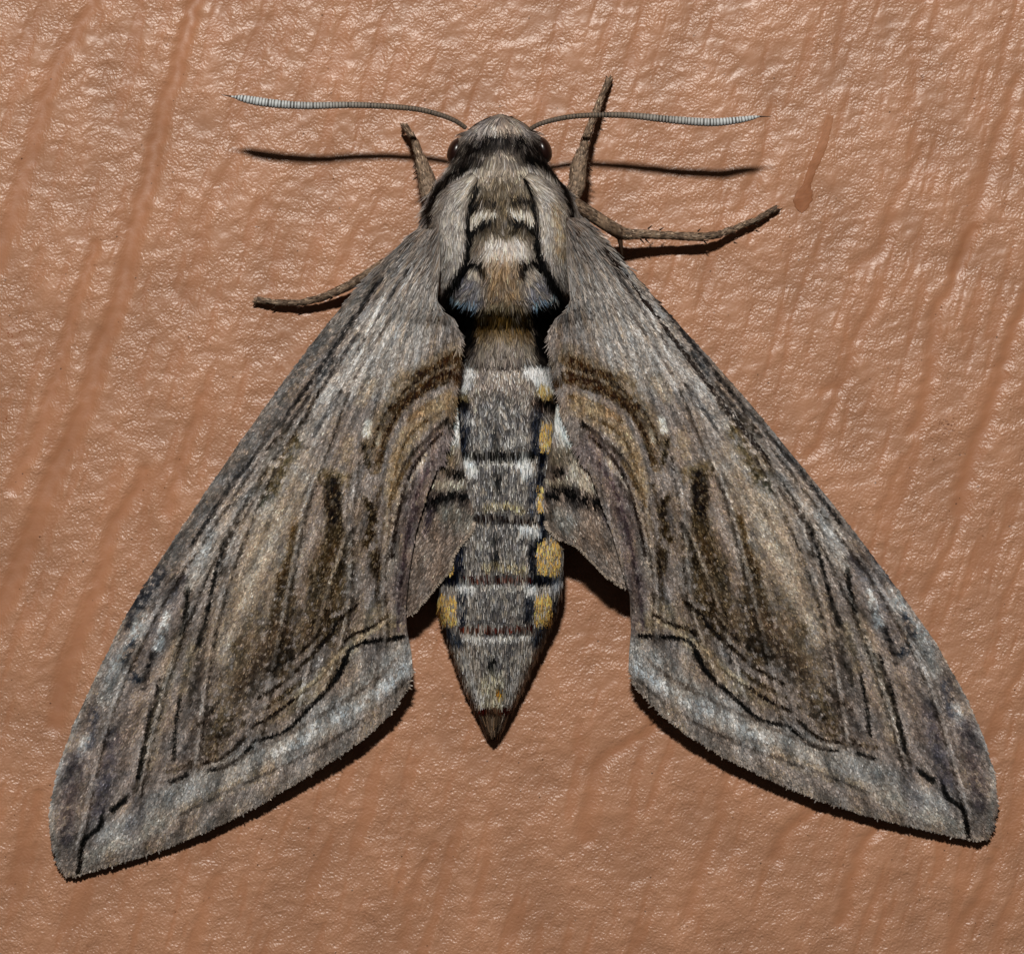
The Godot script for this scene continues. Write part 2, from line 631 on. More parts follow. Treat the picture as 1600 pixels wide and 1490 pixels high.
# ---- body colours and heights
func paint_body() -> void:
	var g := Grid.new(630.0, 168.0, 930.0, 1170.0, 1.5)
	body_col = g
	g.fill(q(0x7d756d))
	# head
	brush(g, [740, 205, 780, 192, 825, 205], 40, 40, 0x938b86, 0.9)
	brush(g, [790, 196, 800, 205], 26, 20, 0x96826f, 0.5)
	brush(g, [722, 250, 745, 230, 782, 224, 822, 230, 848, 250], 28, 28, 0x2b2725, 0.95, 0.5, 0.6)
	brush(g, [735, 250, 782, 246, 835, 250], 30, 30, 0x322d2a, 0.85, 0.6, 0.9)
	brush(g, [768, 246, 805, 252], 14, 14, 0x322b26, 0.6)
	# collar
	brush(g, [672, 322, 688, 292, 706, 272, 735, 262, 770, 258, 800, 250, 835, 252, 862, 266, 880, 292, 890, 330, 892, 360], 9, 8, 0x1d1a18, 0.85, 0.5, 0.6)
	brush(g, [672, 322, 670, 345, 676, 372, 682, 395], 12, 5, 0x1c1a19, 0.9)
	brush(g, [672, 292, 662, 330, 662, 380], 14, 20, 0x8b847f, 0.8)
	brush(g, [884, 280, 903, 320, 912, 360], 14, 20, 0x8b847f, 0.8)
	brush(g, [742, 274, 714, 308, 704, 350, 704, 395, 697, 435, 692, 470], 26, 40, 0x968f88, 0.9)
	brush(g, [822, 274, 852, 302, 865, 345, 868, 395, 876, 440, 884, 470], 26, 40, 0x968f88, 0.9)
	brush(g, [735, 285, 725, 300], 22, 16, 0xaa9f92, 0.7)
	brush(g, [832, 283, 845, 298], 20, 16, 0xaa9f92, 0.7)
	brush(g, [866, 320, 872, 350, 874, 400], 16, 20, 0x8f7656, 0.5, 0.6, 0.8)
	brush(g, [672, 330, 678, 312, 700, 284, 730, 266], 9, 8, 0x1b1816, 0.9, 0.5, 0.5)
	brush(g, [672, 330, 670, 345, 676, 372, 682, 392], 11, 5, 0x171413, 0.95, 0.4, 0.2)
	brush(g, [850, 262, 866, 277, 880, 297, 892, 335, 890, 362, 896, 385], 10, 5, 0x1b1816, 0.95, 0.4, 0.2)
	brush(g, [694, 264, 664, 298, 655, 335, 658, 390], 15, 20, 0x9b938d, 0.95, 0.5, 0.5)
	brush(g, [872, 260, 902, 296, 914, 335, 916, 390], 15, 20, 0x9b938d, 0.95, 0.5, 0.5)
	# middle of the thorax
	brush(g, [784, 266, 784, 310], 60, 66, 0x978b7f, 0.9)
	brush(g, [755, 275, 745, 282], 18, 12, 0xa39482, 0.6)
	brush(g, [817, 272, 824, 280], 16, 12, 0xa89a86, 0.6)
	brush(g, [784, 320, 784, 372], 88, 88, 0x574d40, 0.85)
	brush(g, [742, 326, 756, 316, 772, 318], 13, 10, 0x2a241e, 0.85)
	brush(g, [832, 322, 816, 312, 800, 316], 14, 10, 0x2a241e, 0.85)
	brush(g, [734, 352, 750, 338, 772, 334], 15, 9, 0xb5ab9d, 0.95, 0.5, 0.3)
	brush(g, [738, 364, 754, 352, 772, 346], 11, 8, 0x14110f, 0.9, 0.4, 0.2)
	brush(g, [838, 350, 822, 337, 800, 333], 15, 9, 0xb5ab9d, 0.95, 0.5, 0.3)
	brush(g, [834, 362, 818, 350, 800, 346], 11, 8, 0x14110f, 0.9, 0.4, 0.2)
	brush(g, [740, 366, 765, 358], 10, 10, 0x3a332a, 0.6)
	brush(g, [800, 362, 828, 362], 12, 10, 0x3a332a, 0.6)
	brush(g, [762, 395, 775, 385, 784, 400, 800, 385, 812, 392], 28, 28, 0xbdb2a8, 0.95, 0.5, 0.3)
	brush(g, [748, 392, 756, 385], 14, 12, 0x57493e, 0.5)
	brush(g, [784, 408, 784, 420], 40, 40, 0xb09a88, 0.6)
	brush(g, [728, 424, 736, 412, 750, 414, 757, 430], 12, 10, 0x191613, 0.95, 0.4, 0.2)
	brush(g, [844, 420, 834, 409, 820, 414, 813, 428], 12, 10, 0x1c1815, 0.95, 0.4, 0.2)
	brush(g, [738, 425, 746, 430], 9, 9, 0xaa9e90, 0.7)
	brush(g, [835, 424, 827, 430, 824, 440], 9, 9, 0xb0a292, 0.7)
	brush(g, [784, 432, 785, 462], 56, 60, 0x7a6650, 0.75)
	brush(g, [728, 446, 742, 455, 745, 468], 30, 24, 0x68666a, 0.8)
	brush(g, [850, 444, 838, 455, 832, 470], 30, 24, 0x68666a, 0.8)
	brush(g, [712, 458, 712, 462], 14, 14, 0x55504f, 0.7)
	brush(g, [700, 463, 716, 470, 742, 478], 9, 8, 0x7d94a8, 0.95, 0.5, 0.3)
	brush(g, [872, 460, 856, 468, 834, 477], 9, 8, 0x7d94a8, 0.95, 0.5, 0.3)
	brush(g, [768, 476, 800, 476], 12, 12, 0x77705f, 0.7)
	# black inner edges of the shoulder covers
	brush(g, [748, 292, 736, 325, 731, 350, 733, 380, 727, 410, 712, 440, 690, 476], 7, 15, 0x161413, 0.95, 0.35, 0.2)
	brush(g, [817, 276, 830, 305, 838, 345, 840, 385, 850, 415, 864, 445, 884, 476], 7, 15, 0x161413, 0.95, 0.35, 0.2)
	# black band behind the thorax
	brush(g, [686, 480, 705, 482, 738, 492], 20, 16, 0x08080a, 1.0, 0.3, 0.0)
	brush(g, [888, 478, 868, 482, 832, 492], 20, 16, 0x08080a, 1.0, 0.3, 0.0)
	brush(g, [722, 500, 728, 560], 34, 26, 0x0d0b0a, 1.0, 0.4, 0.1)
	brush(g, [852, 500, 850, 560], 34, 26, 0x0d0b0a, 1.0, 0.4, 0.1)
	brush(g, [705, 492, 722, 500], 10, 8, 0x6a5836, 0.7)
	brush(g, [870, 492, 852, 500], 10, 8, 0x6a5836, 0.7)
	brush(g, [760, 500, 812, 500], 36, 36, 0x3f3524, 0.95)
	brush(g, [762, 522, 808, 522], 46, 46, 0x4f3f28, 0.95)
	brush(g, [785, 512, 790, 528], 34, 34, 0x6a5534, 0.7)
	brush(g, [745, 548, 785, 545, 832, 550], 22, 22, 0x6d6656, 0.9)
	brush(g, [738, 560, 785, 558, 838, 560], 7, 7, 0x7d7868, 0.8)
	brush(g, [720, 496, 738, 540, 738, 562], 34, 12, 0x0d0b0a, 0.95, 0.4, 0.2)
	brush(g, [856, 496, 840, 540, 842, 562], 34, 12, 0x0d0b0a, 0.95, 0.4, 0.2)
	brush(g, [724, 568, 785, 570, 856, 567], 7, 7, 0x100e0c, 0.95, 0.3, 0.1)
	# first ring
	brush(g, [785, 580, 785, 625], 110, 110, 0x7f756d, 0.95)
	brush(g, [726, 582, 723, 608], 28, 20, 0xd6dfe4, 1.0, 0.4, 0.2)
	brush(g, [826, 578, 846, 588, 854, 602], 18, 30, 0xd8e0e4, 1.0, 0.4, 0.2)
	brush(g, [860, 580, 862, 600], 16, 12, 0xccd5da, 1.0, 0.4, 0.2)
	brush(g, [850, 612, 856, 618], 22, 18, 0xb09a62, 0.8)
	brush(g, [722, 615, 728, 622], 18, 16, 0x6c6047, 0.8)
	brush(g, [842, 630, 866, 632], 22, 22, 0x1d1511, 0.95)
	brush(g, [712, 630, 726, 634], 18, 14, 0x221d1a, 0.9)
	brush(g, [760, 612, 800, 618], 18, 18, 0x6a5f56, 0.7)
	# grey rings
	for y in [[640, 702], [720, 800], [818, 895], [915, 975], [995, 1085]]:
		brush(g, [780, y[0] + 14, 780, y[1] - 12], 84 if y[0] < 990 else 60, 84 if y[0] < 990 else 34, 0x625f5d, 0.9, 0.4, 0.9)
	brush(g, [722, 645, 726, 700], 26, 22, 0x2d2e33, 0.9)
	brush(g, [730, 650, 736, 660], 12, 10, 0x9a9a9a, 0.8)
	brush(g, [838, 645, 836, 705], 16, 18, 0x34353a, 0.9)
	brush(g, [740, 682, 770, 692, 800, 690, 815, 685], 16, 16, 0x8a8783, 0.6, 0.6, 1.2)
	brush(g, [774, 668, 775, 702], 8, 14, 0x2b2a2a, 0.8)
	brush(g, [718, 712, 775, 713, 850, 710], 6, 6, 0x24221f, 0.95, 0.4, 0.3)
	brush(g, [733, 722, 738, 734], 16, 16, 0xc3c8c8, 0.95, 0.5, 0.3)
	brush(g, [818, 722, 823, 738], 20, 18, 0xc6cbcb, 0.95, 0.5, 0.3)
	brush(g, [760, 721, 800, 721], 10, 10, 0x9a968f, 0.7)
	brush(g, [845, 705, 846, 740, 838, 770], 13, 10, 0x24272e, 0.95)
	brush(g, [776, 738, 777, 765], 9, 10, 0x33312f, 0.8)
	brush(g, [830, 745, 832, 800], 12, 14, 0x3c3d42, 0.7)
	brush(g, [760, 792, 790, 788, 815, 795], 12, 12, 0x8b7d5c, 0.6, 0.6, 1.4)
	brush(g, [740, 809, 785, 810, 850, 814], 4, 6, 0x2f2622, 0.9, 0.4, 0.3)
	brush(g, [845, 800, 850, 830, 838, 850], 10, 14, 0x24272e, 0.95)
	brush(g, [818, 824, 836, 830], 14, 16, 0xc2c8ca, 0.95, 0.5, 0.3)
	brush(g, [774, 838, 775, 880], 11, 11, 0x2c2b2c, 0.8)
	brush(g, [832, 845, 832, 895], 12, 12, 0x2a2b30, 0.9)
	brush(g, [718, 845, 716, 898], 16, 20, 0x2b2c31, 0.95)
	brush(g, [760, 886, 790, 882, 818, 888], 14, 14, 0x9d8c68, 0.55, 0.6, 1.4)
	brush(g, [682, 904, 722, 904], 20, 14, 0x1d2027, 0.95)
	brush(g, [832, 906, 884, 902], 14, 18, 0x1d2027, 0.95)
	brush(g, [725, 903, 775, 904, 830, 904], 3, 3, 0x55291c, 0.9, 0.3, 0.2)
	brush(g, [720, 916, 732, 920], 16, 18, 0xb4b6b4, 0.9, 0.5, 0.4)
	brush(g, [828, 918, 832, 926], 16, 16, 0xc0c3c2, 0.9, 0.5, 0.4)
	brush(g, [872, 912, 862, 925], 16, 12, 0xa9adb2, 0.8)
	brush(g, [760, 917, 800, 917], 10, 10, 0x8d8982, 0.7)
	brush(g, [722, 930, 722, 975], 14, 12, 0x3a3b3f, 0.85)
	brush(g, [826, 935, 826, 975], 14, 12, 0x303136, 0.85)
	brush(g, [684, 930, 690, 985], 12, 10, 0x2c2e34, 0.9)
	brush(g, [868, 940, 856, 985], 12, 12, 0x2c2e34, 0.9)
	brush(g, [700, 986, 712, 1000], 18, 20, 0x383b42, 0.9)
	brush(g, [848, 984, 838, 1000], 18, 18, 0x383b42, 0.9)
	brush(g, [720, 982, 770, 984, 830, 980], 3.5, 3.5, 0x55291c, 0.9, 0.3, 0.2)
	brush(g, [725, 995, 775, 996, 825, 992], 10, 10, 0xa09d97, 0.75)
	brush(g, [722, 1020, 735, 1060, 752, 1095], 10, 10, 0x9c9a96, 0.7)
	brush(g, [822, 1015, 805, 1060, 792, 1095], 10, 10, 0x9c9a96, 0.6)
	brush(g, [770, 1032, 764, 1050], 12, 10, 0x33312e, 0.85)
	brush(g, [770, 1070, 771, 1100], 40, 34, 0x877f6c, 0.8)
	brush(g, [779, 1079, 780, 1087], 6, 6, 0xa06a1c, 0.95, 0.3, 0.0)
	brush(g, [744, 1111, 771, 1110, 800, 1109], 9, 9, 0x3a150c, 0.95, 0.3, 0.1)
	brush(g, [770, 1122, 770, 1156], 36, 8, 0x54463a, 0.9, 0.4, 0.3)
	# dark and pale tufts mixed over the rings
	for j in g.h:
		var ty := g.y0 + j * g.s
		for i in g.w:
			var tx := g.x0 + i * g.s
			var n := soft.get_noise_2d(tx / 7.0, ty / 15.0) * 0.3 + soft.get_noise_2d(tx / 16.0, ty / 20.0 + 50.0) * 0.2
			var f := 1.0 + n * (1.0 if ty > 630.0 else 0.45)
			g.r[j * g.w + i] *= f
			g.g[j * g.w + i] *= f
			g.b[j * g.w + i] *= f * (1.0 - n * 0.12)
	g.contrast(1.4, 1.05, 0.85)
	# heights
	var e := Grid.new(630.0, 168.0, 930.0, 1170.0, 3.0, false)
	body_map = e
	var bumps := [[722, 455, 34, 0.8], [852, 455, 34, 0.8], [784, 400, 46, 0.35], [784, 290, 60, 0.3], [780, 215, 40, 0.3], [785, 525, 40, 0.4]]
	for j in e.h:
		var y := e.y0 + j * e.s
		var cx := table(trunk, y, 1)
		var hw := table(trunk, y, 2)
		var zt := table(trunk, y, 3)
		var zm := table(trunk, y, 4)
		var crease := 0.0
		for k in [[712, 6, 0.25], [809, 6, 0.25], [903, 6, 0.25], [982, 6, 0.22], [258, 12, 0.45], [1110, 5, 0.15]]:
			crease -= k[2] * exp(-pow((y - k[0]) / k[1], 2.0))
		for i in e.w:
			var x := e.x0 + i * e.s
			var u := (x - cx) / hw
			var z := -1.0
			if absf(u) < 1.0:
				var s := sqrt(1.0 - u * u)
				z = zm + (zt - zm) * s + crease * s
				for k in bumps:
					var d2: float = (pow(x - k[0], 2) + pow(y - k[1], 2)) / (k[2] * k[2])
					if d2 < 4.0:
						z += k[3] * exp(-d2 * 1.4) * s
			e.z[j * e.w + i] = z


func body_z(x: float, y: float) -> float:
	return body_map.height(x, y)


func vary(c: Color, amount: float, gain := 1.0) -> Color:
	var m := exp(rng.randfn(0.0, amount)) * gain
	var t := rng.randf_range(-0.03, 0.03)
	return Color(clampf(c.r * m * (1.0 + t), 0, 1), clampf(c.g * m, 0, 1), clampf(c.b * m * (1.0 - t), 0, 1))


# one hair or scale on a height field given by a callable
func hair(b: Buf, hz: Callable, x: float, y: float, dir: Vector2, length: float, wide: float, lift: float, rows: int, blunt: float, c0: Color, c1: Color) -> void:
	var z0: float = hz.call(x, y)
	var x1 := x + dir.x * length
	var y1 := y + dir.y * length
	var z1: float = hz.call(x1, y1)
	if z1 < z0 - length * U * 1500.0:
		z1 = z0 - length * U * 1500.0
	var p := at(x, y, z0 - 0.03)
	var r := at(x1, y1, z1)
	var along := r - p
	var sx: float = (hz.call(x + 4.0, y) - hz.call(x - 4.0, y)) * 0.001 / (8.0 * U)
	var sy: float = (hz.call(x, y + 4.0) - hz.call(x, y - 4.0)) * 0.001 / (8.0 * U)
	sx = clampf(sx, -2.0, 2.0)
	sy = clampf(sy, -2.0, 2.0)
	var up := Vector3(-sx, sy, 1.0).normalized()
	b.strip(p, r, up, wide * U, lift, rows, blunt, c0, c1, Vector3(rng.randf_range(-0.25, 0.25), rng.randf_range(-0.25, 0.25), 0))


func build_body(moth: Node3D) -> void:
	var b := Buf.new()
	var ys := []
	var y := 178.0
	while y < 1156.0:
		ys.append(y)
		y += 5.0
	ys.append(1156.0)
	var N := 44
	for yy: float in ys:
		var cx := table(trunk, yy, 1)
		var hw := table(trunk, yy, 2)
		var zm := table(trunk, yy, 4)
		var low := maxf(0.35, zm - (table(trunk, yy, 3) - zm))
		for k in N:
			var a := TAU * k / N
			var x := cx + cos(a) * hw * 0.985
			var z := zm + (zm - low) * sin(a)
			if sin(a) > 0.02:
				z = body_z(x, yy)
			b.v.append(at(x, yy, z))
			var c := body_col.colour(x, yy)
			b.c.append(Color(c.r * 0.7, c.g * 0.68, c.b * 0.66))
	for j in ys.size() - 1:
		for k in N:
			var p := j * N + k
			var r := j * N + (k + 1) % N
			b.i.append_array([p, p + N, r, r, p + N, r + N])
	for j in [0, ys.size() - 1]:
		b.v.append(at(table(trunk, ys[j], 1), ys[j], table(trunk, ys[j], 4)))
		b.c.append(Color(0.3, 0.26, 0.22))
		for k in N:
			b.i.append_array([b.v.size() - 1, j * N + k, j * N + (k + 1) % N])
	b.smooth()
	var body := part("body", b, matte(0.8, 0.3), moth)
	# fur of head and thorax
	var f := Buf.new()
	var hz: Callable = body_z
	for k in 40000:
		var py := rng.randf_range(182.0, 556.0)
		var cx := table(trunk, py, 1)
		var hw := table(trunk, py, 2)
		var u := rng.randf_range(-0.985, 0.985)
		if py < 202.0 and absf(u) > 0.72:
			continue
		var px := cx + u * hw
		var dir := Vector2(u * 0.45 + soft.get_noise_2d(px / 26.0, py / 26.0) * 0.8, 1.0 + soft.get_noise_2d(px / 22.0 + 40.0, py / 22.0) * 0.4)
		if py < 215.0:
			dir = Vector2(u * 0.9 + soft.get_noise_2d(px / 16.0, py / 16.0) * 0.8, 0.5 + (py - 182.0) / 60.0)
		if py > 372.0 and py < 480.0:
			dir.x += clampf((px - 785.0) / 60.0, -1, 1) * 0.3
		dir = dir.normalized()
		var length := rng.randf_range(13.0, 24.0)
		if py > 440.0 and py < 484.0:
			length = minf(length, maxf(7.0, 492.0 - py + rng.randf_range(-5.0, 9.0)))
		var c := body_col.colour(px + dir.x * length * 0.55 + rng.randfn(0, 1.2), py + dir.y * length * 0.55 + rng.randfn(0, 1.6))
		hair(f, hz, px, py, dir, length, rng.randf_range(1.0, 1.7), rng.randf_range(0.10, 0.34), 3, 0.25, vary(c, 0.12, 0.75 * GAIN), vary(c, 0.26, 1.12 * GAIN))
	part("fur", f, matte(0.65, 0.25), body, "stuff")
	# scales of the abdomen
	var s := Buf.new()
	for k in 36000:
		var py := rng.randf_range(566.0, 1140.0)
		var hw := table(trunk, py, 2)
		if rng.randf() > hw / 95.0:
			continue
		var u := rng.randf_range(-0.985, 0.985)
		var px := table(trunk, py, 1) + u * hw
		var dir := Vector2(u * -0.12 + soft.get_noise_2d(px / 18.0, py / 18.0) * 0.28 if py > 700 else soft.get_noise_2d(px / 20.0, py / 20.0) * 0.7, 1.0).normalized()
		var length := rng.randf_range(9.0, 16.0)
		if py > 1108.0:
			dir = Vector2((770.0 - px) * 0.02, 1.0).normalized()
			length = rng.randf_range(16.0, 30.0) * clampf((1162.0 - py) / 40.0, 0.3, 1.0)
		var c := body_col.colour(px + dir.x * length * 0.5 + rng.randfn(0, 1.4), py + dir.y * length * 0.5 + rng.randfn(0, 1.6))
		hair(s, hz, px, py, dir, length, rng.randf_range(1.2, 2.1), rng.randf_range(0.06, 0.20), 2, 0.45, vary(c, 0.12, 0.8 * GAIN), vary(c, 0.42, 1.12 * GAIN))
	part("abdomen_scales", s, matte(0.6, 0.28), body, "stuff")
	# yellow spots down the sides
	for sp in [[852, 680, 9, 24, 0], [843, 776, 4, 20, 0], [857, 868, 18, 30, 0], [848, 951, 13, 25, 0], [703, 871, 6, 27, 0], [699, 951, 14, 25, 0], [851, 611, 8, 9, 1]]:
		var ye := Buf.new()
		for k in int(sp[2] * sp[3] * 2.2):
			var an := rng.randf() * TAU
			var rr := sqrt(rng.randf()) * rng.randf_range(0.85, 1.0)
			var ca := cos(an)
			var sa := sin(an)
			var px: float = sp[0] + signf(ca) * pow(absf(ca), 0.6) * rr * sp[2] * 1.08
			var py: float = sp[1] + signf(sa) * pow(absf(sa), 0.6) * rr * sp[3] * 1.0 - 5.0
			var c := q(0xe3b768) if sp[4] == 0 else q(0xb79a5c)
			if rng.randf() < 0.18:
				c = q(0xb7a98a)
			hair(ye, hz, px, py, Vector2(rng.randfn(0, 0.1), 1).normalized(), rng.randf_range(8, 15), rng.randf_range(1.7, 2.5), rng.randf_range(0.08, 0.2), 2, 0.5, vary(c, 0.08, 0.95), vary(c, 0.13, 1.12))
		part("yellow_spot", ye, matte(0.65, 0.25), body)
	# shoulder covers
	for side in [-1, 1]:
		var path := V([742, 274, 714, 308, 704, 350, 704, 395, 697, 435, 690, 484]) if side < 0 else V([822, 274, 852, 302, 865, 345, 868, 395, 876, 440, 886, 482])
		var wid := [7.0, 19.0, 25.0, 24.0, 19.0, 5.0]
		build_pad(moth, "shoulder_cover", path, wid, side)


func build_pad(moth: Node3D, called: String, path: Array, wid: Array, side: int) -> void:
	var c := curve(path, 3.0)
	var n := c.size()
	var pad := Grid.new(630.0, 168.0, 930.0, 560.0, 3.0, false)
	for j in pad.h:
		for i in pad.w:
			pad.z[j * pad.w + i] = maxf(body_map.height(pad.x0 + i * 3.0, pad.y0 + j * 3.0), 3.0)
	pad.cover_widths(c, wid, 0.45)
	pad.raise(1.1)
	var b := Buf.new()
	var M := 17
	var rows := []
	for k in n:
		var f := float(k) / (n - 1) * (wid.size() - 1)
		var i0 := mini(int(f), wid.size() - 2)
		var hw: float = lerpf(wid[i0], wid[i0 + 1], smoothstep(0.0, 1.0, f - i0))
		var t := (c[mini(k + 1, n - 1)] - c[maxi(k - 1, 0)]).normalized()
		var nrm := Vector2(-t.y, t.x)
		rows.append([c[k], nrm, hw])
		for m in M:
			var u := float(m) / (M - 1) * 2.0 - 1.0
			var p := c[k] + nrm * (u * hw * 1.35)
			b.v.append(at(p.x, p.y, pad.height(p.x, p.y) - 0.02 - 0.3 * pow(absf(u), 6.0)))
			b.c.append(Color(0.33, 0.30, 0.28))
		if k > 0:
			for m in M - 1:
				var a := (k - 1) * M + m
				b.i.append_array([a, a + 1, a + M, a + 1, a + M + 1, a + M])
	b.smooth()
	var o := part(called, b, matte(0.8, 0.3), moth)
	var hz: Callable = pad.height
	var f2 := Buf.new()
	for k in 10000:
		var row: Array = rows[rng.randi_range(0, n - 1)]
		if rng.randf() > row[2] / 29.0 + 0.1:
			continue
		var u := rng.randf_range(-1.08, 1.08)
		var p: Vector2 = row[0] + row[1] * (u * row[2])
		var t: Vector2 = Vector2(row[1].y, -row[1].x)
		if t.y < 0:
			t = -t
		var d: Vector2 = (t + row[1] * (u * 0.12 + soft.get_noise_2d(p.x / 18.0, p.y / 18.0) * 0.5)).normalized()
		var len := rng.randf_range(12.0, 22.0)
		var mid: Vector2 = p + d * len * 0.5
		var colr := body_col.colour(mid.x + rng.randfn(0, 1.2), mid.y + rng.randfn(0, 1.2))
		hair(f2, hz, p.x, p.y, d, len, rng.randf_range(1.0, 1.7), rng.randf_range(0.05, 0.28), 3, 0.25, vary(colr, 0.12, 0.75 * GAIN), vary(colr, 0.26, 1.15 * GAIN))
	part("fur", f2, matte(0.65, 0.25), o, "stuff")


# ---- forewing pattern, drawn for the left wing and carried over to the right one
func paint_wing() -> void:
	var g := Grid.new(56.0, 330.0, 740.0, 1390.0, 1.5)
	wing_col = g
	g.fill(q(0x7b7069))
	# broad ground tones
	brush(g, [700, 400, 640, 480, 600, 560], 130, 110, 0x908983, 0.9, 0.6, 0.3)
	brush(g, [600, 500, 530, 600, 455, 700, 390, 790, 310, 890], 54, 50, 0x9a938d, 0.8, 0.6, 0.4)
	brush(g, [575, 440, 500, 530, 420, 645, 345, 755, 275, 850, 215, 940], 34, 30, 0x67625e, 0.6, 0.5, 1.0)
	brush(g, [640, 380, 570, 452, 500, 535], 22, 26, 0x66605b, 0.6, 0.5, 0.5)
	brush(g, [600, 432, 545, 510, 480, 605, 405, 705, 350, 775, 300, 850], 6, 5, 0x3b3735, 0.75, 0.4, 0.6)
	brush(g, [520, 560, 470, 640, 420, 700], 6, 6, 0x4a4644, 0.6, 0.5, 0.9)
	brush(g, [480, 650, 440, 700], 18, 14, 0x5d5854, 0.6, 0.5, 0.9)
	brush(g, [560, 560, 520, 630, 480, 700], 12, 10, 0x9a928c, 0.6, 0.5, 0.5)
	# tan centre
	brush(g, [470, 770, 430, 850, 395, 930, 350, 1030], 104, 84, 0x8b7d6f, 0.85, 0.8, 0.6)
	brush(g, [425, 800, 405, 860, 375, 940], 34, 24, 0x9d8f80, 0.7, 0.6, 0.4)
	brush(g, [390, 820, 365, 890, 345, 960], 10, 8, 0x7d7167, 0.6)
	brush(g, [500, 760, 490, 830, 478, 920, 470, 1000], 26, 22, 0x7d6f66, 0.8)
	# olive and dark marks
	brush(g, [455, 690, 435, 728, 420, 765], 34, 28, 0x584d3a, 0.8, 0.6, 1.2)
	brush(g, [415, 770, 408, 785], 14, 10, 0x4d4a40, 0.7, 0.5, 1.2)
	brush(g, [470, 735, 478, 745], 20, 20, 0x88817a, 0.7)
	brush(g, [505, 742, 540, 748], 22, 22, 0x635641, 0.7, 0.5, 1.0)
	brush(g, [520, 756, 522, 800, 526, 838], 26, 24, 0x30261a, 0.95, 0.4, 0.4)
	brush(g, [524, 838, 520, 870, 508, 905], 36, 52, 0x4f4230, 0.9, 0.5, 0.8)
	brush(g, [512, 900, 512, 940, 498, 965], 56, 40, 0x56493a, 0.85, 0.5, 1.1)
	brush(g, [488, 900, 484, 925], 8, 6, 0x2e271f, 0.6)
	brush(g, [463, 812, 456, 850, 446, 895], 9, 14, 0x54422a, 0.85, 0.4, 0.8)
	brush(g, [444, 900, 436, 950, 428, 990], 20, 20, 0x4a3a26, 0.85, 0.5, 1.0)
	brush(g, [455, 940, 450, 1000, 440, 1040], 40, 46, 0x574b40, 0.8, 0.6, 1.0)
	brush(g, [430, 1020, 400, 1050, 370, 1100], 44, 40, 0x54493f, 0.85, 0.6, 1.0)
	brush(g, [372, 1010, 380, 1050], 26, 20, 0x524433, 0.7, 0.5, 1.2)
	brush(g, [330, 1060, 320, 1130, 300, 1180], 50, 50, 0x5d534d, 0.8, 0.6, 0.8)
	brush(g, [350, 1120, 330, 1170], 34, 26, 0x4c4134, 0.8, 0.6, 1.2)
	brush(g, [575, 780, 582, 815, 572, 850], 12, 16, 0x3d3224, 0.85, 0.5, 0.9)
	brush(g, [585, 870, 592, 895], 20, 18, 0x41372b, 0.85, 0.5, 0.9)
	brush(g, [600, 935, 585, 955], 12, 10, 0x4b4136, 0.7, 0.5, 1.2)
	brush(g, [545, 860, 552, 920, 560, 960], 22, 26, 0x73675d, 0.8, 0.6, 0.6)
	brush(g, [590, 965, 615, 975], 40, 30, 0x7c6e5c, 0.75)
	brush(g, [560, 990, 530, 1030, 490, 1075, 440, 1110], 30, 26, 0x807360, 0.7, 0.5, 0.7)
	brush(g, [498, 1000, 492, 1030], 24, 20, 0x8d8885, 0.7)
	# inner bands that sweep from the back edge
	brush(g, [720, 545, 672, 575, 630, 610, 600, 650, 580, 700], 34, 30, 0x6d5f4f, 0.75, 0.6, 0.5)
	brush(g, [720, 552, 680, 572, 640, 590], 16, 8, 0x43301b, 0.85, 0.5, 0.5)
	brush(g, [722, 578, 680, 594, 640, 622, 612, 640], 20, 10, 0x3f2d1a, 0.9, 0.5, 0.5)
	brush(g, [660, 600, 625, 640, 600, 690, 590, 735], 9, 8, 0x4a3823, 0.8, 0.5, 0.6)
	brush(g, [715, 612, 672, 632, 640, 655], 14, 8, 0x58432a, 0.7, 0.5, 0.6)
	brush(g, [705, 625, 665, 650, 635, 685, 618, 730, 612, 770], 32, 22, 0x8f7a60, 0.8, 0.5, 0.5)
	brush(g, [655, 648, 642, 668], 22, 16, 0x8c7158, 0.35, 0.6, 0.5)
	brush(g, [580, 600, 565, 625], 24, 20, 0x8d8070, 0.6)
	brush(g, [632, 582, 615, 600], 14, 12, 0x6a5c4a, 0.7)
	brush(g, [577, 660, 573, 676], 12, 14, 0xaeaaa0, 0.9, 0.4, 0.3)
	brush(g, [592, 676, 590, 690], 8, 10, 0xa09a8d, 0.8)
	brush(g, [568, 690, 573, 712, 578, 730], 9, 8, 0x3e3528, 0.85, 0.5, 0.7)
	brush(g, [606, 672, 598, 705, 582, 738], 7, 6, 0x463a2b, 0.8)
	brush(g, [545, 690, 540, 720], 16, 14, 0x8a7a66, 0.6)
	brush(g, [700, 655, 668, 685, 640, 715, 620, 760], 8, 8, 0x2f2720, 0.9, 0.45, 0.4)
	brush(g, [690, 690, 660, 735, 645, 800, 632, 870, 625, 930], 42, 22, 0x6f625e, 0.85, 0.5, 0.6)
	brush(g, [665, 712, 635, 760, 612, 815, 602, 860], 10, 7, 0xa49382, 0.75, 0.5, 0.5)
	brush(g, [640, 720, 612, 775, 600, 830], 6, 5, 0x5a4a37, 0.7)
	brush(g, [650, 745, 625, 800, 615, 850], 5, 5, 0x4b413b, 0.6)
	brush(g, [620, 850, 605, 900], 20, 20, 0x857a70, 0.7)
	brush(g, [636, 880, 632, 960, 640, 1000], 16, 14, 0x5c524f, 0.7)
	brush(g, [425, 985, 405, 1030, 380, 1060], 30, 34, 0x4a3f36, 0.7, 0.6, 1.0)
	brush(g, [500, 905, 480, 960, 470, 1010], 18, 22, 0x55493c, 0.6, 0.5, 1.0)
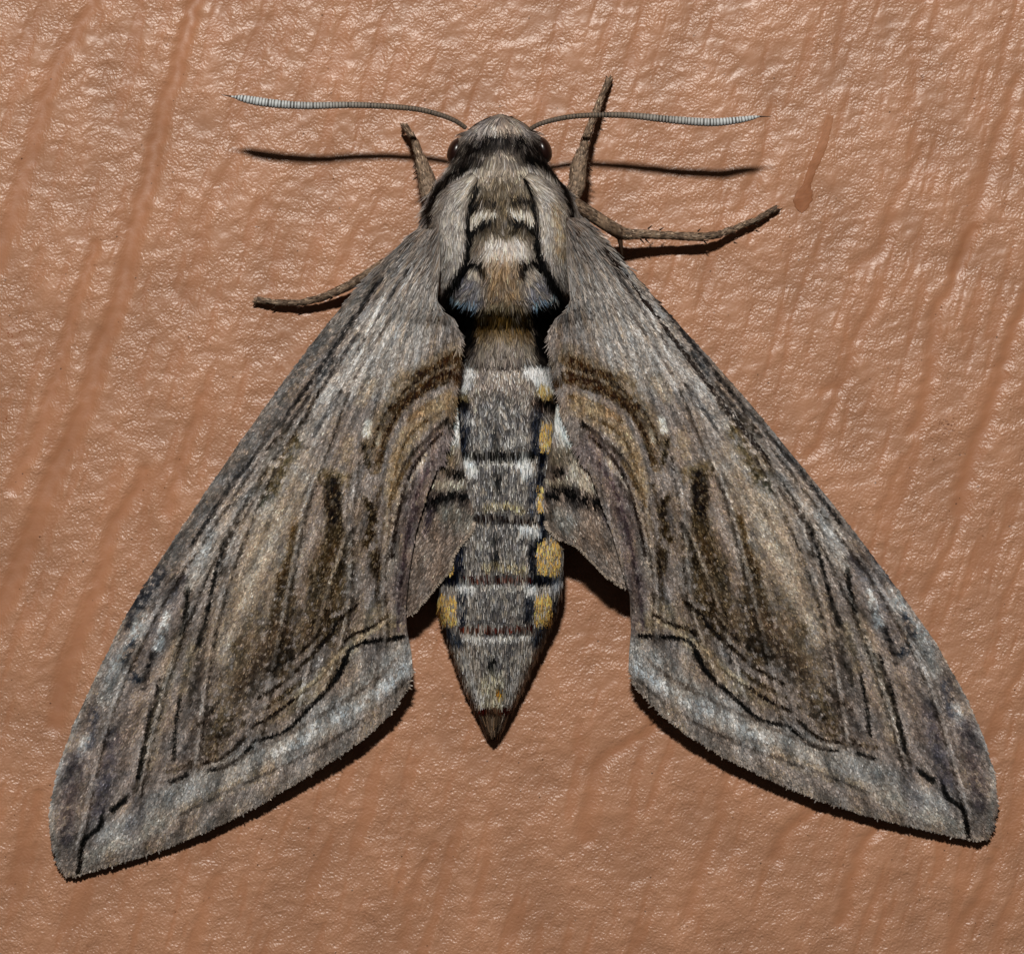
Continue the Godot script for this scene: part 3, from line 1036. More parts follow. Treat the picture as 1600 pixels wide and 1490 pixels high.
	brush(g, [300, 880, 260, 930, 235, 985], 16, 22, 0x4a4443, 0.55, 0.5, 1.3)
	brush(g, [262, 1100, 250, 1160, 245, 1200], 16, 14, 0x6b5f58, 0.6)
	brush(g, [450, 1080, 420, 1130, 400, 1150], 12, 10, 0x5d5145, 0.6, 0.5, 0.9)
	brush(g, [520, 930, 540, 980, 525, 1010], 20, 16, 0x5c5046, 0.5, 0.5, 1.0)
	brush(g, [565, 770, 560, 840, 565, 900], 10, 14, 0x685c52, 0.6, 0.5, 0.9)
	brush(g, [528, 850, 520, 910, 505, 985], 44, 50, 0x4a3d2d, 0.7, 0.6, 0.9)
	brush(g, [452, 880, 446, 950, 436, 1040], 22, 36, 0x46392b, 0.6, 0.6, 0.9)
	brush(g, [400, 960, 385, 1010, 345, 1090], 30, 40, 0x6b5c4c, 0.6, 0.6, 0.9)
	# border beyond the black line
	brush(g, [636, 1020, 590, 1065, 540, 1105, 470, 1150, 395, 1190, 320, 1225, 245, 1268, 180, 1312], 52, 50, 0x86817c, 0.9, 0.5, 0.5)
	brush(g, [630, 1045, 600, 1072, 565, 1098, 515, 1128], 16, 12, 0xa6a8a9, 0.5, 0.6, 1.6)
	brush(g, [500, 1135, 465, 1158, 430, 1175], 18, 12, 0xa6a8a9, 0.55, 0.5, 0.8)
	brush(g, [560, 1030, 545, 1060], 24, 20, 0x887d74, 0.7)
	brush(g, [638, 1078, 560, 1152, 470, 1210, 390, 1252, 300, 1300, 200, 1338, 130, 1360], 26, 20, 0x746a62, 0.85, 0.5, 0.5)
	brush(g, [420, 1200, 350, 1235, 290, 1262], 20, 16, 0x857564, 0.6, 0.6, 0.8)
	brush(g, [250, 1285, 180, 1320, 130, 1345], 22, 18, 0x8a8781, 0.6, 0.6, 0.6)
	# black line along the border
	brush(g, [628, 993, 603, 998, 578, 1001, 551, 1009, 539, 1028, 530, 1052, 511, 1076, 493, 1094, 477, 1111, 451, 1138, 424, 1150, 398, 1157], 7, 6, 0x1c1815, 0.95, 0.4, 0.3)
	brush(g, [540, 1030, 525, 1060], 10, 9, 0x16120f, 0.9, 0.4, 0.2)
	brush(g, [392, 1165, 375, 1183, 350, 1197, 326, 1202], 7, 5, 0x221d19, 0.9, 0.4, 0.3)
	brush(g, [292, 1209, 267, 1221], 7, 6, 0x2c2622, 0.85, 0.4, 0.4)
	brush(g, [545, 962, 517, 991, 496, 1012], 6, 5, 0x40362a, 0.8, 0.4, 0.6)
	brush(g, [470, 1065, 422, 1100, 402, 1112], 6, 5, 0x42382c, 0.8, 0.4, 0.6)
	brush(g, [382, 1128, 350, 1155], 8, 6, 0x42392f, 0.7, 0.4, 0.8)
	# fine dark lines and painted vein glints near the front edge and the root
	brush(g, [640, 420, 600, 480, 560, 545], 4, 3, 0x5a534f, 0.6, 0.4, 0.9)
	brush(g, [625, 470, 590, 530, 555, 590], 3, 3, 0x625b57, 0.6, 0.4, 0.9)
	brush(g, [560, 520, 520, 580, 470, 655, 430, 715], 4, 4, 0x4a4441, 0.65, 0.4, 0.8)
	brush(g, [535, 610, 505, 655, 480, 700], 4, 4, 0x5b5450, 0.6, 0.4, 0.9)
	brush(g, [455, 700, 400, 780, 355, 845], 3, 3, 0x57504c, 0.55, 0.4, 0.9)
	brush(g, [372, 815, 355, 850, 345, 900], 4, 4, 0x463d36, 0.65, 0.4, 0.9)
	brush(g, [608, 448, 594, 474, 574, 520], 2, 2, 0xd2cdc8, 0.7, 0.4, 0.9)  # pale stroke, the glint of a bare vein put into the colour
	brush(g, [566, 545, 555, 575], 2, 2, 0xd2cdc8, 0.6, 0.4, 0.9)  # second painted vein glint
	# outer part: streaks between the veins
	brush(g, [350, 850, 335, 904, 324, 959, 312, 1005], 5, 5, 0x2c2825, 0.8, 0.4, 0.5)
	brush(g, [322, 975, 308, 1040, 296, 1100], 12, 10, 0x4a423b, 0.7, 0.5, 0.9)
	brush(g, [312, 995, 292, 1049, 277, 1115, 272, 1185], 4, 4, 0x2f2a26, 0.8, 0.4, 0.5)
	brush(g, [294, 905, 289, 970, 268, 1035, 247, 1096, 234, 1133, 223, 1183, 213, 1227, 198, 1246, 176, 1264], 5, 7, 0x17140f, 0.95, 0.4, 0.2)
	brush(g, [226, 1170, 218, 1215], 8, 8, 0x110f0d, 0.9, 0.4, 0.2)
	brush(g, [160, 1265, 156, 1290, 130, 1313, 126, 1340, 122, 1362], 6, 6, 0x1a1613, 0.95, 0.4, 0.2)
	brush(g, [280, 1000, 262, 1060, 245, 1130, 235, 1190], 22, 22, 0x857869, 0.6)
	brush(g, [300, 1010, 285, 1080], 16, 14, 0x857562, 0.6)
	brush(g, [300, 910, 320, 870, 330, 840], 30, 26, 0x8f8b87, 0.75)
	brush(g, [282, 905, 262, 930], 22, 22, 0x4c4544, 0.8, 0.5, 0.9)
	brush(g, [250, 895, 225, 930, 205, 975], 22, 20, 0x3f3c3d, 0.75, 0.5, 1.1)
	brush(g, [270, 940, 245, 985, 225, 1030], 36, 30, 0x6d6664, 0.7, 0.6, 0.8)
	brush(g, [262, 960, 248, 1010], 12, 16, 0xa2a2a1, 0.8, 0.5, 1.0)
	brush(g, [222, 965, 205, 1010, 180, 1040], 22, 20, 0x8d8f8f, 0.75, 0.5, 1.0)
	brush(g, [208, 1005, 196, 1045, 215, 1060], 16, 14, 0x3a3b40, 0.75, 0.5, 1.1)
	brush(g, [238, 1020, 225, 1075], 10, 8, 0x35302e, 0.7, 0.5, 1.0)
	brush(g, [185, 1050, 165, 1090], 30, 26, 0x85827e, 0.7)
	brush(g, [148, 1110, 140, 1160], 16, 20, 0x4c494c, 0.75, 0.5, 0.9)
	brush(g, [135, 1150, 122, 1185], 14, 10, 0x9b9d9e, 0.6, 0.5, 0.9)
	brush(g, [205, 1090, 195, 1150, 185, 1210], 34, 34, 0x776c66, 0.8)
	brush(g, [175, 1150, 165, 1220, 150, 1265], 26, 30, 0x5b5354, 0.75, 0.6, 0.7)
	brush(g, [120, 1190, 108, 1250, 104, 1310], 32, 20, 0x5a5150, 0.8, 0.6, 0.8)
	brush(g, [150, 1180, 140, 1240, 135, 1290], 14, 14, 0x6f6562, 0.6)
	brush(g, [196, 960, 155, 1050, 115, 1135, 90, 1205, 80, 1270, 92, 1350], 9, 8, 0x86807a, 0.75, 0.5, 0.5)
	brush(g, [200, 1215, 215, 1260, 205, 1300], 24, 26, 0x6d6562, 0.7)
	# veins, a little paler
	var veins := [[540, 610, 505, 710, 474, 800, 442, 960, 402, 1160], [556, 720, 547, 820, 541, 960, 505, 1080], [500, 600, 430, 720, 370, 860, 330, 1000, 305, 1200], [608, 780, 597, 900, 601, 1000], [480, 640, 380, 780, 310, 920, 260, 1060, 215, 1240], [440, 660, 330, 820, 240, 960, 170, 1120, 120, 1330], [545, 820, 500, 960, 465, 1110]]
	for v in veins:
		var beside := []
		var other := []
		for k in v.size():
			beside.append(v[k] + (5.5 if k % 2 == 0 else 1.0))
			other.append(v[k] - (5.5 if k % 2 == 0 else 1.0))
		brush(g, beside, 3, 3.5, 0x3a322b, 0.45, 0.6, 1.4)
		brush(g, other, 3, 3, 0x51473f, 0.3, 0.5, 1.2)
		brush(g, v, 3.5, 3.5, 0x958c85, 0.42, 0.5, 1.0)
		ridge(g, v, 11, 8, 0.26)
	# wavy lines inside the black one
	brush(g, [604, 962, 575, 982, 548, 992, 524, 1028, 494, 1062, 458, 1092, 426, 1116, 396, 1134], 4, 4, 0x2f261d, 0.85, 0.4, 0.6)
	brush(g, [600, 972, 570, 992, 536, 1014, 502, 1052, 462, 1086], 4, 5, 0x9c8d77, 0.6, 0.4, 0.5)
	brush(g, [556, 945, 532, 966, 508, 1000, 474, 1036, 440, 1066, 402, 1092], 4, 4, 0x332a21, 0.8, 0.4, 0.8)
	brush(g, [520, 950, 492, 996, 456, 1028, 420, 1050], 4, 4, 0x372e26, 0.55, 0.4, 0.8)
	brush(g, [362, 1122, 336, 1152, 318, 1166], 4, 4, 0x372e26, 0.6, 0.4, 0.8)
	brush(g, [340, 1096, 322, 1120, 300, 1140], 4, 4, 0x372e26, 0.5, 0.4, 0.8)
	brush(g, [620, 1028, 585, 1062, 540, 1092, 480, 1128, 410, 1166, 340, 1200], 5, 4, 0x655c55, 0.7, 0.4, 0.9)
	brush(g, [636, 1060, 590, 1106, 530, 1148, 450, 1192, 370, 1228, 280, 1272], 4, 4, 0x5c534c, 0.7, 0.4, 0.9)
	brush(g, [700, 596, 662, 612, 628, 640, 604, 678, 596, 720], 4, 3, 0x3d2f20, 0.7, 0.4, 0.6)
	brush(g, [712, 564, 668, 584, 626, 616, 596, 656, 582, 700], 4, 3, 0x3d2f20, 0.65, 0.4, 0.6)
	brush(g, [690, 642, 655, 664, 630, 696, 616, 742, 608, 790], 4, 3, 0x5a4630, 0.6, 0.4, 0.7)
	brush(g, [690, 676, 660, 708, 636, 752, 622, 806, 612, 870], 4, 4, 0x3a302a, 0.7, 0.4, 0.6)
	brush(g, [676, 720, 652, 770, 638, 830, 628, 900], 4, 3, 0x57494a, 0.6, 0.4, 0.7)
	brush(g, [652, 790, 634, 860, 624, 930, 622, 985], 4, 3, 0x4b4040, 0.6, 0.4, 0.7)
	brush(g, [594, 760, 586, 820, 592, 880, 588, 940], 4, 3, 0x463a2e, 0.6, 0.4, 0.8)
	brush(g, [384, 1150, 352, 1180, 322, 1190, 300, 1196], 4, 4, 0x3a3027, 0.7, 0.4, 0.6)
	brush(g, [300, 1186, 280, 1200, 262, 1204], 4, 4, 0x3a3027, 0.6, 0.4, 0.7)
	brush(g, [250, 1060, 236, 1110, 228, 1150], 4, 4, 0x2c2622, 0.6, 0.4, 0.8)
	mottle(g)
	g.contrast(1.42, 1.05, 0.80)
	# folds between the veins
	for v in [[530, 580, 465, 720, 420, 860, 380, 1000, 350, 1180], [580, 600, 555, 760, 570, 900, 555, 1000], [470, 620, 400, 740, 340, 880, 295, 1020, 262, 1220], [410, 690, 320, 840, 240, 1000, 180, 1200, 140, 1320]]:
		ridge(g, v, 26, 20, -0.34)
	ridge(g, [590, 440, 500, 560, 405, 700, 330, 810], 14, 10, -0.22)
	ridge(g, [620, 400, 500, 530, 380, 700, 260, 870, 150, 1060, 90, 1240], 22, 12, 0.25)


# streaks that follow the veins, and blotches of differently coloured scales
func mottle(g: Grid) -> void:
	for j in g.h:
		var y := g.y0 + j * g.s
		for i in g.w:
			var x := g.x0 + i * g.s
			var k := j * g.w + i
			var th := atan2(706.0 - x, y - 300.0)
			var rad := Vector2(x - 706.0, y - 300.0).length()
			var n1 := soft.get_noise_2d(th * 26.0, rad / 130.0)
			var n2 := soft.get_noise_2d(th * 75.0 + 30.0, rad / 60.0)
			var n3 := soft.get_noise_2d(x / 11.0, y / 15.0 + 70.0)
			var hue := soft.get_noise_2d(th * 18.0 + 80.0, rad / 90.0) * 0.05
			var f := 1.0 + n1 * 0.22 + n2 * 0.20 + n3 * 0.16
			g.r[k] *= f * (1.0 + hue)
			g.g[k] *= f
			g.b[k] *= f * (1.0 - hue)


var edge_l := [[350, 668], [360, 647], [405, 600], [447, 560], [520, 500], [600, 440], [690, 375], [785, 310], [875, 250], [955, 200], [1045, 155], [1130, 115], [1200, 90], [1270, 77], [1320, 81], [1352, 92], [1368, 103], [1370, 106]]
var edge_li := [[350, 686], [420, 688], [468, 683], [485, 690], [498, 710], [520, 718], [540, 718], [600, 711], [660, 705], [715, 690], [770, 668], [830, 650], [890, 640], [950, 634], [985, 636], [1020, 643], [1050, 645], [1072, 638], [1110, 612], [1150, 568], [1185, 518], [1222, 458], [1258, 398], [1293, 328], [1322, 258], [1342, 198], [1358, 142], [1366, 118], [1370, 106]]
var edge_ri := [[340, 884], [420, 886], [468, 891], [485, 885], [498, 867], [515, 860], [535, 859], [580, 870], [640, 881], [700, 905], [760, 930], [830, 955], [890, 972], [930, 984], [985, 986], [1020, 983], [1045, 982], [1070, 993], [1110, 1030], [1145, 1075], [1180, 1132], [1215, 1204], [1245, 1275], [1268, 1346], [1288, 1424], [1302, 1484], [1310, 1524], [1313, 1536]]
var edge_r := [[340, 916], [375, 944], [425, 988], [495, 1050], [560, 1110], [630, 1172], [715, 1242], [785, 1300], [850, 1350], [930, 1410], [1000, 1460], [1080, 1505], [1145, 1535], [1205, 1553], [1260, 1558], [1295, 1550], [1308, 1542], [1313, 1537]]


# a place on the right wing -> the same place on the left one
func to_left(x: float, y: float) -> Vector2:
	var dx := x - 930.0
	var dy := y - 375.0
	var det := 55.0 * 937.0 - 607.0 * 665.0
	var a := (dx * 937.0 - 607.0 * dy) / det
	var b := (55.0 * dy - dx * 665.0) / det
	return Vector2(665.0 - 20.0 * a - 565.0 * b, 370.0 + 670.0 * a + 995.0 * b)


var cost_z := [[340, 6.2], [450, 4.4], [600, 3.2], [800, 2.2], [1000, 1.6], [1200, 1.1], [1370, 0.7]]
var inner_z := [[340, 11.0], [480, 10.8], [560, 10.2], [650, 9.6], [750, 8.4], [850, 6.6], [950, 4.8], [1050, 3.2], [1150, 2.6], [1250, 1.9], [1370, 0.8]]


func fore_left(x: float, y: float) -> float:
	var a := table(edge_l, y, 1)
	var b := table(edge_li, y, 1)
	var u := clampf((x - a) / maxf(b - a, 1.0), 0.0, 1.0)
	return lerpf(table(cost_z, y, 1), table(inner_z, y, 1), u * (0.55 + 0.45 * u)) + sin(PI * pow(u, 0.7)) * minf(1.0, (b - a) / 200.0) * 0.9 + wing_col.height(x, y)


func fore_right(x: float, y: float) -> float:
	var b := table(edge_r, y, 1)
	var a := table(edge_ri, y, 1)
	var u := clampf((b - x) / maxf(b - a, 1.0), 0.0, 1.0)
	var l := to_left(x, y)
	return lerpf(table(cost_z, y + 40.0, 1), table(inner_z, y, 1), u * (0.55 + 0.45 * u)) + sin(PI * pow(u, 0.7)) * minf(1.0, (b - a) / 200.0) * 0.9 + wing_col.height(l.x, l.y)


func build_forewing(moth: Node3D, side: int) -> void:
	var e0 := edge_l if side < 0 else edge_ri
	var e1 := edge_li if side < 0 else edge_r
	var ya: float = e0[0][0]
	var yb: float = e0[e0.size() - 1][0]
	# heights in plan, kept in a map for the scales
	var hg := Grid.new(60.0 if side < 0 else 840.0, 320.0, 760.0 if side < 0 else 1580.0, 1400.0, 4.0, false)
	for j in hg.h:
		for i in hg.w:
			var x := hg.x0 + i * 4.0
			var y := hg.y0 + j * 4.0
			hg.z[j * hg.w + i] = fore_left(x, y) if side < 0 else fore_right(x, y)
	if side > 0:
		hg.cover(curve(V([938, 382, 975, 430, 1010, 478, 1050, 525, 1100, 590, 1150, 660, 1200, 720])), 14, 6, 0.8)
		hg.raise(-0.5)
	var hz: Callable = hg.height
	var b := Buf.new()
	var R := 250
	var C := 60
	for top in 2:
		for j in R + 1:
			var y := lerpf(ya, yb, float(j) / R)
			var a := table(e0, y, 1)
			var e := table(e1, y, 1)
			for i in C + 1:
				var u := float(i) / C
				var x := lerpf(a, e, u)
				var thick := 0.0 if top == 0 else 0.22
				b.v.append(at(x, y, hg.height(x, y) - thick))
				var l := Vector2(x, y) if side < 0 else to_left(x, y)
				var c := wing_col.colour(l.x, l.y)
				b.c.append(Color(c.r * 0.8, c.g * 0.78, c.b * 0.76))
	var W := C + 1
	var half := W * (R + 1)
	for j in R:
		for i in C:
			var k := j * W + i
			b.i.append_array([k, k + 1, k + W, k + 1, k + W + 1, k + W])
			k += half
			b.i.append_array([k, k + W, k + 1, k + 1, k + W, k + W + 1])
		for i in [0, C]:
			var k: int = j * W + i
			if i == 0:
				b.i.append_array([k, k + W, k + half, k + W, k + W + half, k + half])
			else:
				b.i.append_array([k, k + half, k + W, k + W, k + half, k + W + half])
	for i in C:
		b.i.append_array([i, i + half, i + 1, i + 1, i + half, i + 1 + half])
	b.smooth()
	var wing := part("forewing", b, matte(0.75, 0.3), moth)
	wing.set_meta("label", "forewing on the left of the picture" if side < 0 else "forewing on the right of the picture, with a dark split fold near its front edge")
	# scales
	var s := Buf.new()
	var root := Vector2(706, 300) if side < 0 else Vector2(868, 300)
	var bottom := yb - 4.0
	var made := 0
	var y := ya + 2.0
	while y < bottom:
		var a := table(e0, y, 1)
		var e := table(e1, y, 1)
		var cnt := int((e - a) / 2.1)
		for k in cnt:
			var py := y + rng.randf_range(-1.0, 1.0)
			var px := rng.randf_range(a + 1.0, e - 1.0)
			var d := Vector2(px, py) - root
			var far := d.length()
			d = d.normalized().rotated(rng.randfn(0, 0.10) + soft.get_noise_2d(px / 40.0, py / 40.0) * 0.25)
			var near := clampf((330.0 - far) / 200.0, 0.0, 1.0)
			if rng.randf() < near * 0.35:
				continue
			var length := lerpf(rng.randf_range(4.5, 7.5), rng.randf_range(14.0, 24.0), near * near)
			var l := Vector2(px, py) + d * length * 0.5
			if side > 0:
				l = to_left(l.x, l.y)
			var c := wing_col.colour(l.x + rng.randfn(0, 0.7), l.y + rng.randfn(0, 0.7))
			if side > 0:
				var t := px - lerpf(938, 1200, clampf((py - 382) / 338.0, 0, 1))
				if absf(t) < 5.0 and py > 380 and py < 720 and rng.randf() < 0.7:
					c = q(0x2a2320)
			var gain := GAIN
			if c.r - c.b > 0.07 and rng.randf() < 0.2:
				c = c.lerp(q(0x938269), 0.5)
			elif rng.randf() < 0.04:
				gain *= 1.25  # a few scales coloured brighter, as painted glints
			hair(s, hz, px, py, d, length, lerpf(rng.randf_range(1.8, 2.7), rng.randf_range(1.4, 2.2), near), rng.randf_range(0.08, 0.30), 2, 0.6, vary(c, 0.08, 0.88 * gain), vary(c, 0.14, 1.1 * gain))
			made += 1
		y += 1.6
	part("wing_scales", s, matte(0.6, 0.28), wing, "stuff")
	# fringe along the outer edge
	var f := Buf.new()
	var e := e1 if side < 0 else e0
	var yy := 1046.0
	while yy < yb - 2.0:
		var x := table(e, yy, 1)
		var x2 := table(e, yy + 2.0, 1)
		var out := Vector2(-2.0, -(x - x2)) if side < 0 else Vector2(-2.0, x2 - x)
		out = Vector2(2.0, x - x2).normalized() if side < 0 else Vector2(-2.0, x2 - x).normalized()
		var many := maxi(1, int(absf(x2 - x) * 1.4))
		for k in many * 3:
			var t := rng.randf()
			var p := Vector2(lerpf(x, x2, t), yy + 2.0 * t) - out * rng.randf_range(0.0, 8.0)
			var d := out.rotated(rng.randfn(0, 0.22))
			var c := q(0x8d847b).lerp(q(0x6a5f56), clampf(soft.get_noise_2d(p.x / 14.0, p.y / 14.0) + 0.3, 0, 1))
			hair(f, hz, p.x, p.y, d, rng.randf_range(3.5, 6.5) if rng.randf() < 0.98 else 10.0, rng.randf_range(2.0, 3.0), rng.randf_range(-0.1, 0.1), 2, 0.5, vary(c, 0.1, 0.9), vary(c, 0.2, 1.05))
		yy += 2.0
	for k in 900:
		var iy := rng.randf_range(470.0, 720.0)
		var ix := table(e, iy, 1)
		var o := Vector2(0.35 if side < 0 else -0.35, 1.0).normalized().rotated(rng.randfn(0, 0.25))
		var l := Vector2(ix, iy) if side < 0 else to_left(ix, iy)
		var c := wing_col.colour(l.x - 6.0, l.y)
		hair(f, hz, ix + rng.randf_range(-6.0, 0.0) * (1.0 if side < 0 else -1.0), iy, o, rng.randf_range(9.0, 18.0), rng.randf_range(1.3, 2.0), rng.randf_range(0.0, 0.2), 2, 0.35, vary(c, 0.1, 0.85), vary(c, 0.22, 1.1))
	part("wing_fringe", f, matte(0.65, 0.25), wing, "stuff")


# ---- hindwings
var hind_l0 := [[560, 690], [650, 660], [760, 620], [860, 606], [920, 616], [960, 634]]
var hind_l1 := [[560, 712], [620, 714], [700, 720], [770, 730], [800, 741], [830, 735], [850, 716], [870, 704], [890, 700], [910, 682], [935, 662], [960, 640]]
var hind_r0 := [[560, 868], [620, 870], [680, 864], [740, 853], [790, 850], [822, 857], [838, 872], [850, 903], [875, 928], [900, 952], [918, 980]]
var hind_r1 := [[560, 890], [650, 915], [760, 975], [860, 1000], [900, 1000], [918, 990]]


func hind_z(x: float, y: float, side: int) -> float:
	var f := (fore_left(x, y) if side < 0 else fore_right(x, y)) - 0.55
	f = minf(f, table(inner_z, y, 1) - 0.6)
	return maxf(f, body_z(x, y) + 0.35)


func build_hindwing(moth: Node3D, side: int) -> void:
	var e0 := hind_l0 if side < 0 else hind_r0
	var e1 := hind_l1 if side < 0 else hind_r1
	var g := Grid.new(590.0 if side < 0 else 840.0, 550.0, 760.0 if side < 0 else 1010.0, 970.0, 1.5)
	g.fill(q(0x7c6f66))
	if side < 0:
		brush(g, [714, 600, 706, 636], 24, 24, 0x1e1916, 0.9)
		brush(g, [714, 652, 698, 692], 32, 30, 0xcdd0cb, 1.0, 0.4, 0.3)
		brush(g, [705, 708, 695, 720], 30, 30, 0x6a5d4b, 0.9)
		brush(g, [704, 738, 728, 742], 14, 16, 0x17130f, 0.8, 0.6, 0.9)
		brush(g, [685, 754, 722, 758], 16, 16, 0xa79c8a, 0.85, 0.6, 0.8)
		brush(g, [676, 784, 690, 778], 28, 24, 0x221c1c, 0.9)
		brush(g, [702, 774, 732, 774], 20, 24, 0x161312, 0.8, 0.6, 0.9)
		brush(g, [700, 800, 725, 815], 34, 34, 0x7a746b, 0.85)
		brush(g, [672, 800, 664, 835], 12, 8, 0x4a3f42, 0.8)
		brush(g, [690, 850, 665, 900, 648, 940], 44, 26, 0x85756a, 0.85)
	else:
		brush(g, [858, 755, 890, 752], 12, 12, 0x9a907f, 0.8)
		brush(g, [868, 600, 880, 636], 22, 24, 0x1e1916, 0.9)
		brush(g, [874, 648, 892, 690], 30, 36, 0xcdd0cb, 1.0, 0.4, 0.3)
		brush(g, [870, 712, 905, 705], 30, 26, 0x6b6153, 0.85)
		brush(g, [862, 738, 892, 734], 11, 11, 0x17130f, 0.75, 0.6, 0.9)
		brush(g, [902, 734, 922, 760], 30, 24, 0xb0a593, 0.85, 0.6, 0.8)
		brush(g, [860, 772, 884, 768, 910, 780, 944, 790], 22, 24, 0x161312, 0.8, 0.6, 0.9)
		brush(g, [870, 805, 895, 822], 34, 34, 0x7f7b75, 0.85)
		brush(g, [862, 790, 858, 812], 12, 8, 0x4f4740, 0.8)
		brush(g, [920, 820, 950, 860, 970, 900], 44, 26, 0x86776c, 0.85)
		brush(g, [950, 800, 975, 850], 20, 14, 0x594f54, 0.7)
	mottle(g)
	g.contrast(1.3, 1.0, 0.85)
	var b := Buf.new()
	var hg := Grid.new(590.0 if side < 0 else 830.0, 545.0, 770.0 if side < 0 else 1020.0, 975.0, 3.0, false)
	for j in hg.h:
		for i in hg.w:
			hg.z[j * hg.w + i] = hind_z(hg.x0 + i * 3.0, hg.y0 + j * 3.0, side)
	for pass_ in 2:
		for j in range(1, hg.h - 1):
			for i in range(1, hg.w - 1):
				var k := j * hg.w + i
				hg.z[k] = (hg.z[k] * 2.0 + hg.z[k - 1] + hg.z[k + 1] + hg.z[k - hg.w] + hg.z[k + hg.w]) / 6.0
	var ya: float = e0[0][0]
	var yb: float = e0[e0.size() - 1][0]
	var R := 90
	var C := 24
	var W := C + 1
	for top in 2:
		for j in R + 1:
			var y := lerpf(ya, yb, float(j) / R)
			for i in W:
				var x := lerpf(table(e0, y, 1), table(e1, y, 1), float(i) / C)
				b.v.append(at(x, y, hg.height(x, y) - top * 0.2))
				var c := g.colour(x, y)
				b.c.append(Color(c.r * 0.8, c.g * 0.78, c.b * 0.76))
	var half := W * (R + 1)
	for j in R:
		for i in C:
			var k := j * W + i
			b.i.append_array([k, k + 1, k + W, k + 1, k + W + 1, k + W])
			k += half
			b.i.append_array([k, k + W, k + 1, k + 1, k + W, k + W + 1])
		for i in [0, C]:
			var k: int = j * W + i
			if i == 0:
				b.i.append_array([k, k + W, k + half, k + W, k + W + half, k + half])
			else:
				b.i.append_array([k, k + half, k + W, k + W, k + half, k + W + half])
	for i in C:
		var k := R * W + i
		b.i.append_array([k, k + 1, k + half, k + 1, k + 1 + half, k + half])
	b.smooth()
	var wing := part("hindwing", b, matte(0.75, 0.3), moth)
	var s := Buf.new()
	var hz: Callable = hg.height
	var y := ya + 4.0
	while y < yb - 3.0:
		var a := table(e0, y, 1)
		var e := table(e1, y, 1)
		for k in int((e - a) / 2.4):
			var px := rng.randf_range(a, e)
			var py := y + rng.randf_range(-1, 1)
			var d := Vector2(-0.25 if side < 0 else 0.25, 1.0).normalized().rotated(rng.randfn(0, 0.12))
			if py > 820.0:
				d = d.rotated((-0.5 if side < 0 else 0.5) * -0.4)
			var length := lerpf(rng.randf_range(11.0, 17.0), rng.randf_range(6.0, 9.0), clampf((py - 700.0) / 120.0, 0, 1))
			var c := g.colour(px + d.x * length * 0.5 + rng.randfn(0, 1.5), py + d.y * length * 0.5 + rng.randfn(0, 1.5))
			hair(s, hz, px, py, d, length, rng.randf_range(1.7, 2.6), rng.randf_range(0.05, 0.2), 2, 0.5, vary(c, 0.1, 0.85 * GAIN), vary(c, 0.22, 1.1 * GAIN))
		y += 2.0
	part("wing_scales", s, matte(0.6, 0.28), wing, "stuff")
	var f := Buf.new()
	var rim := e1 if side < 0 else e0
	for k in 700:
		var yy := rng.randf_range(815.0, yb - 1.0)
		var x := table(rim, yy, 1)
		var t := Vector2(table(rim, yy + 3.0, 1) - x, 3.0).normalized()
		var out := Vector2(t.y, -t.x) * (1.0 if side < 0 else -1.0)
		var p := Vector2(x, yy) - out * 3.0
		var c := q(0x9a8d80)
		hair(f, hz, p.x, p.y, out.rotated(rng.randfn(0, 0.3)), rng.randf_range(5, 10), rng.randf_range(1.2, 2.0), 0.0, 2, 0.4, vary(c, 0.1, 0.9), vary(c, 0.2, 1.05))
	part("wing_fringe", f, matte(0.65, 0.25), wing, "stuff")


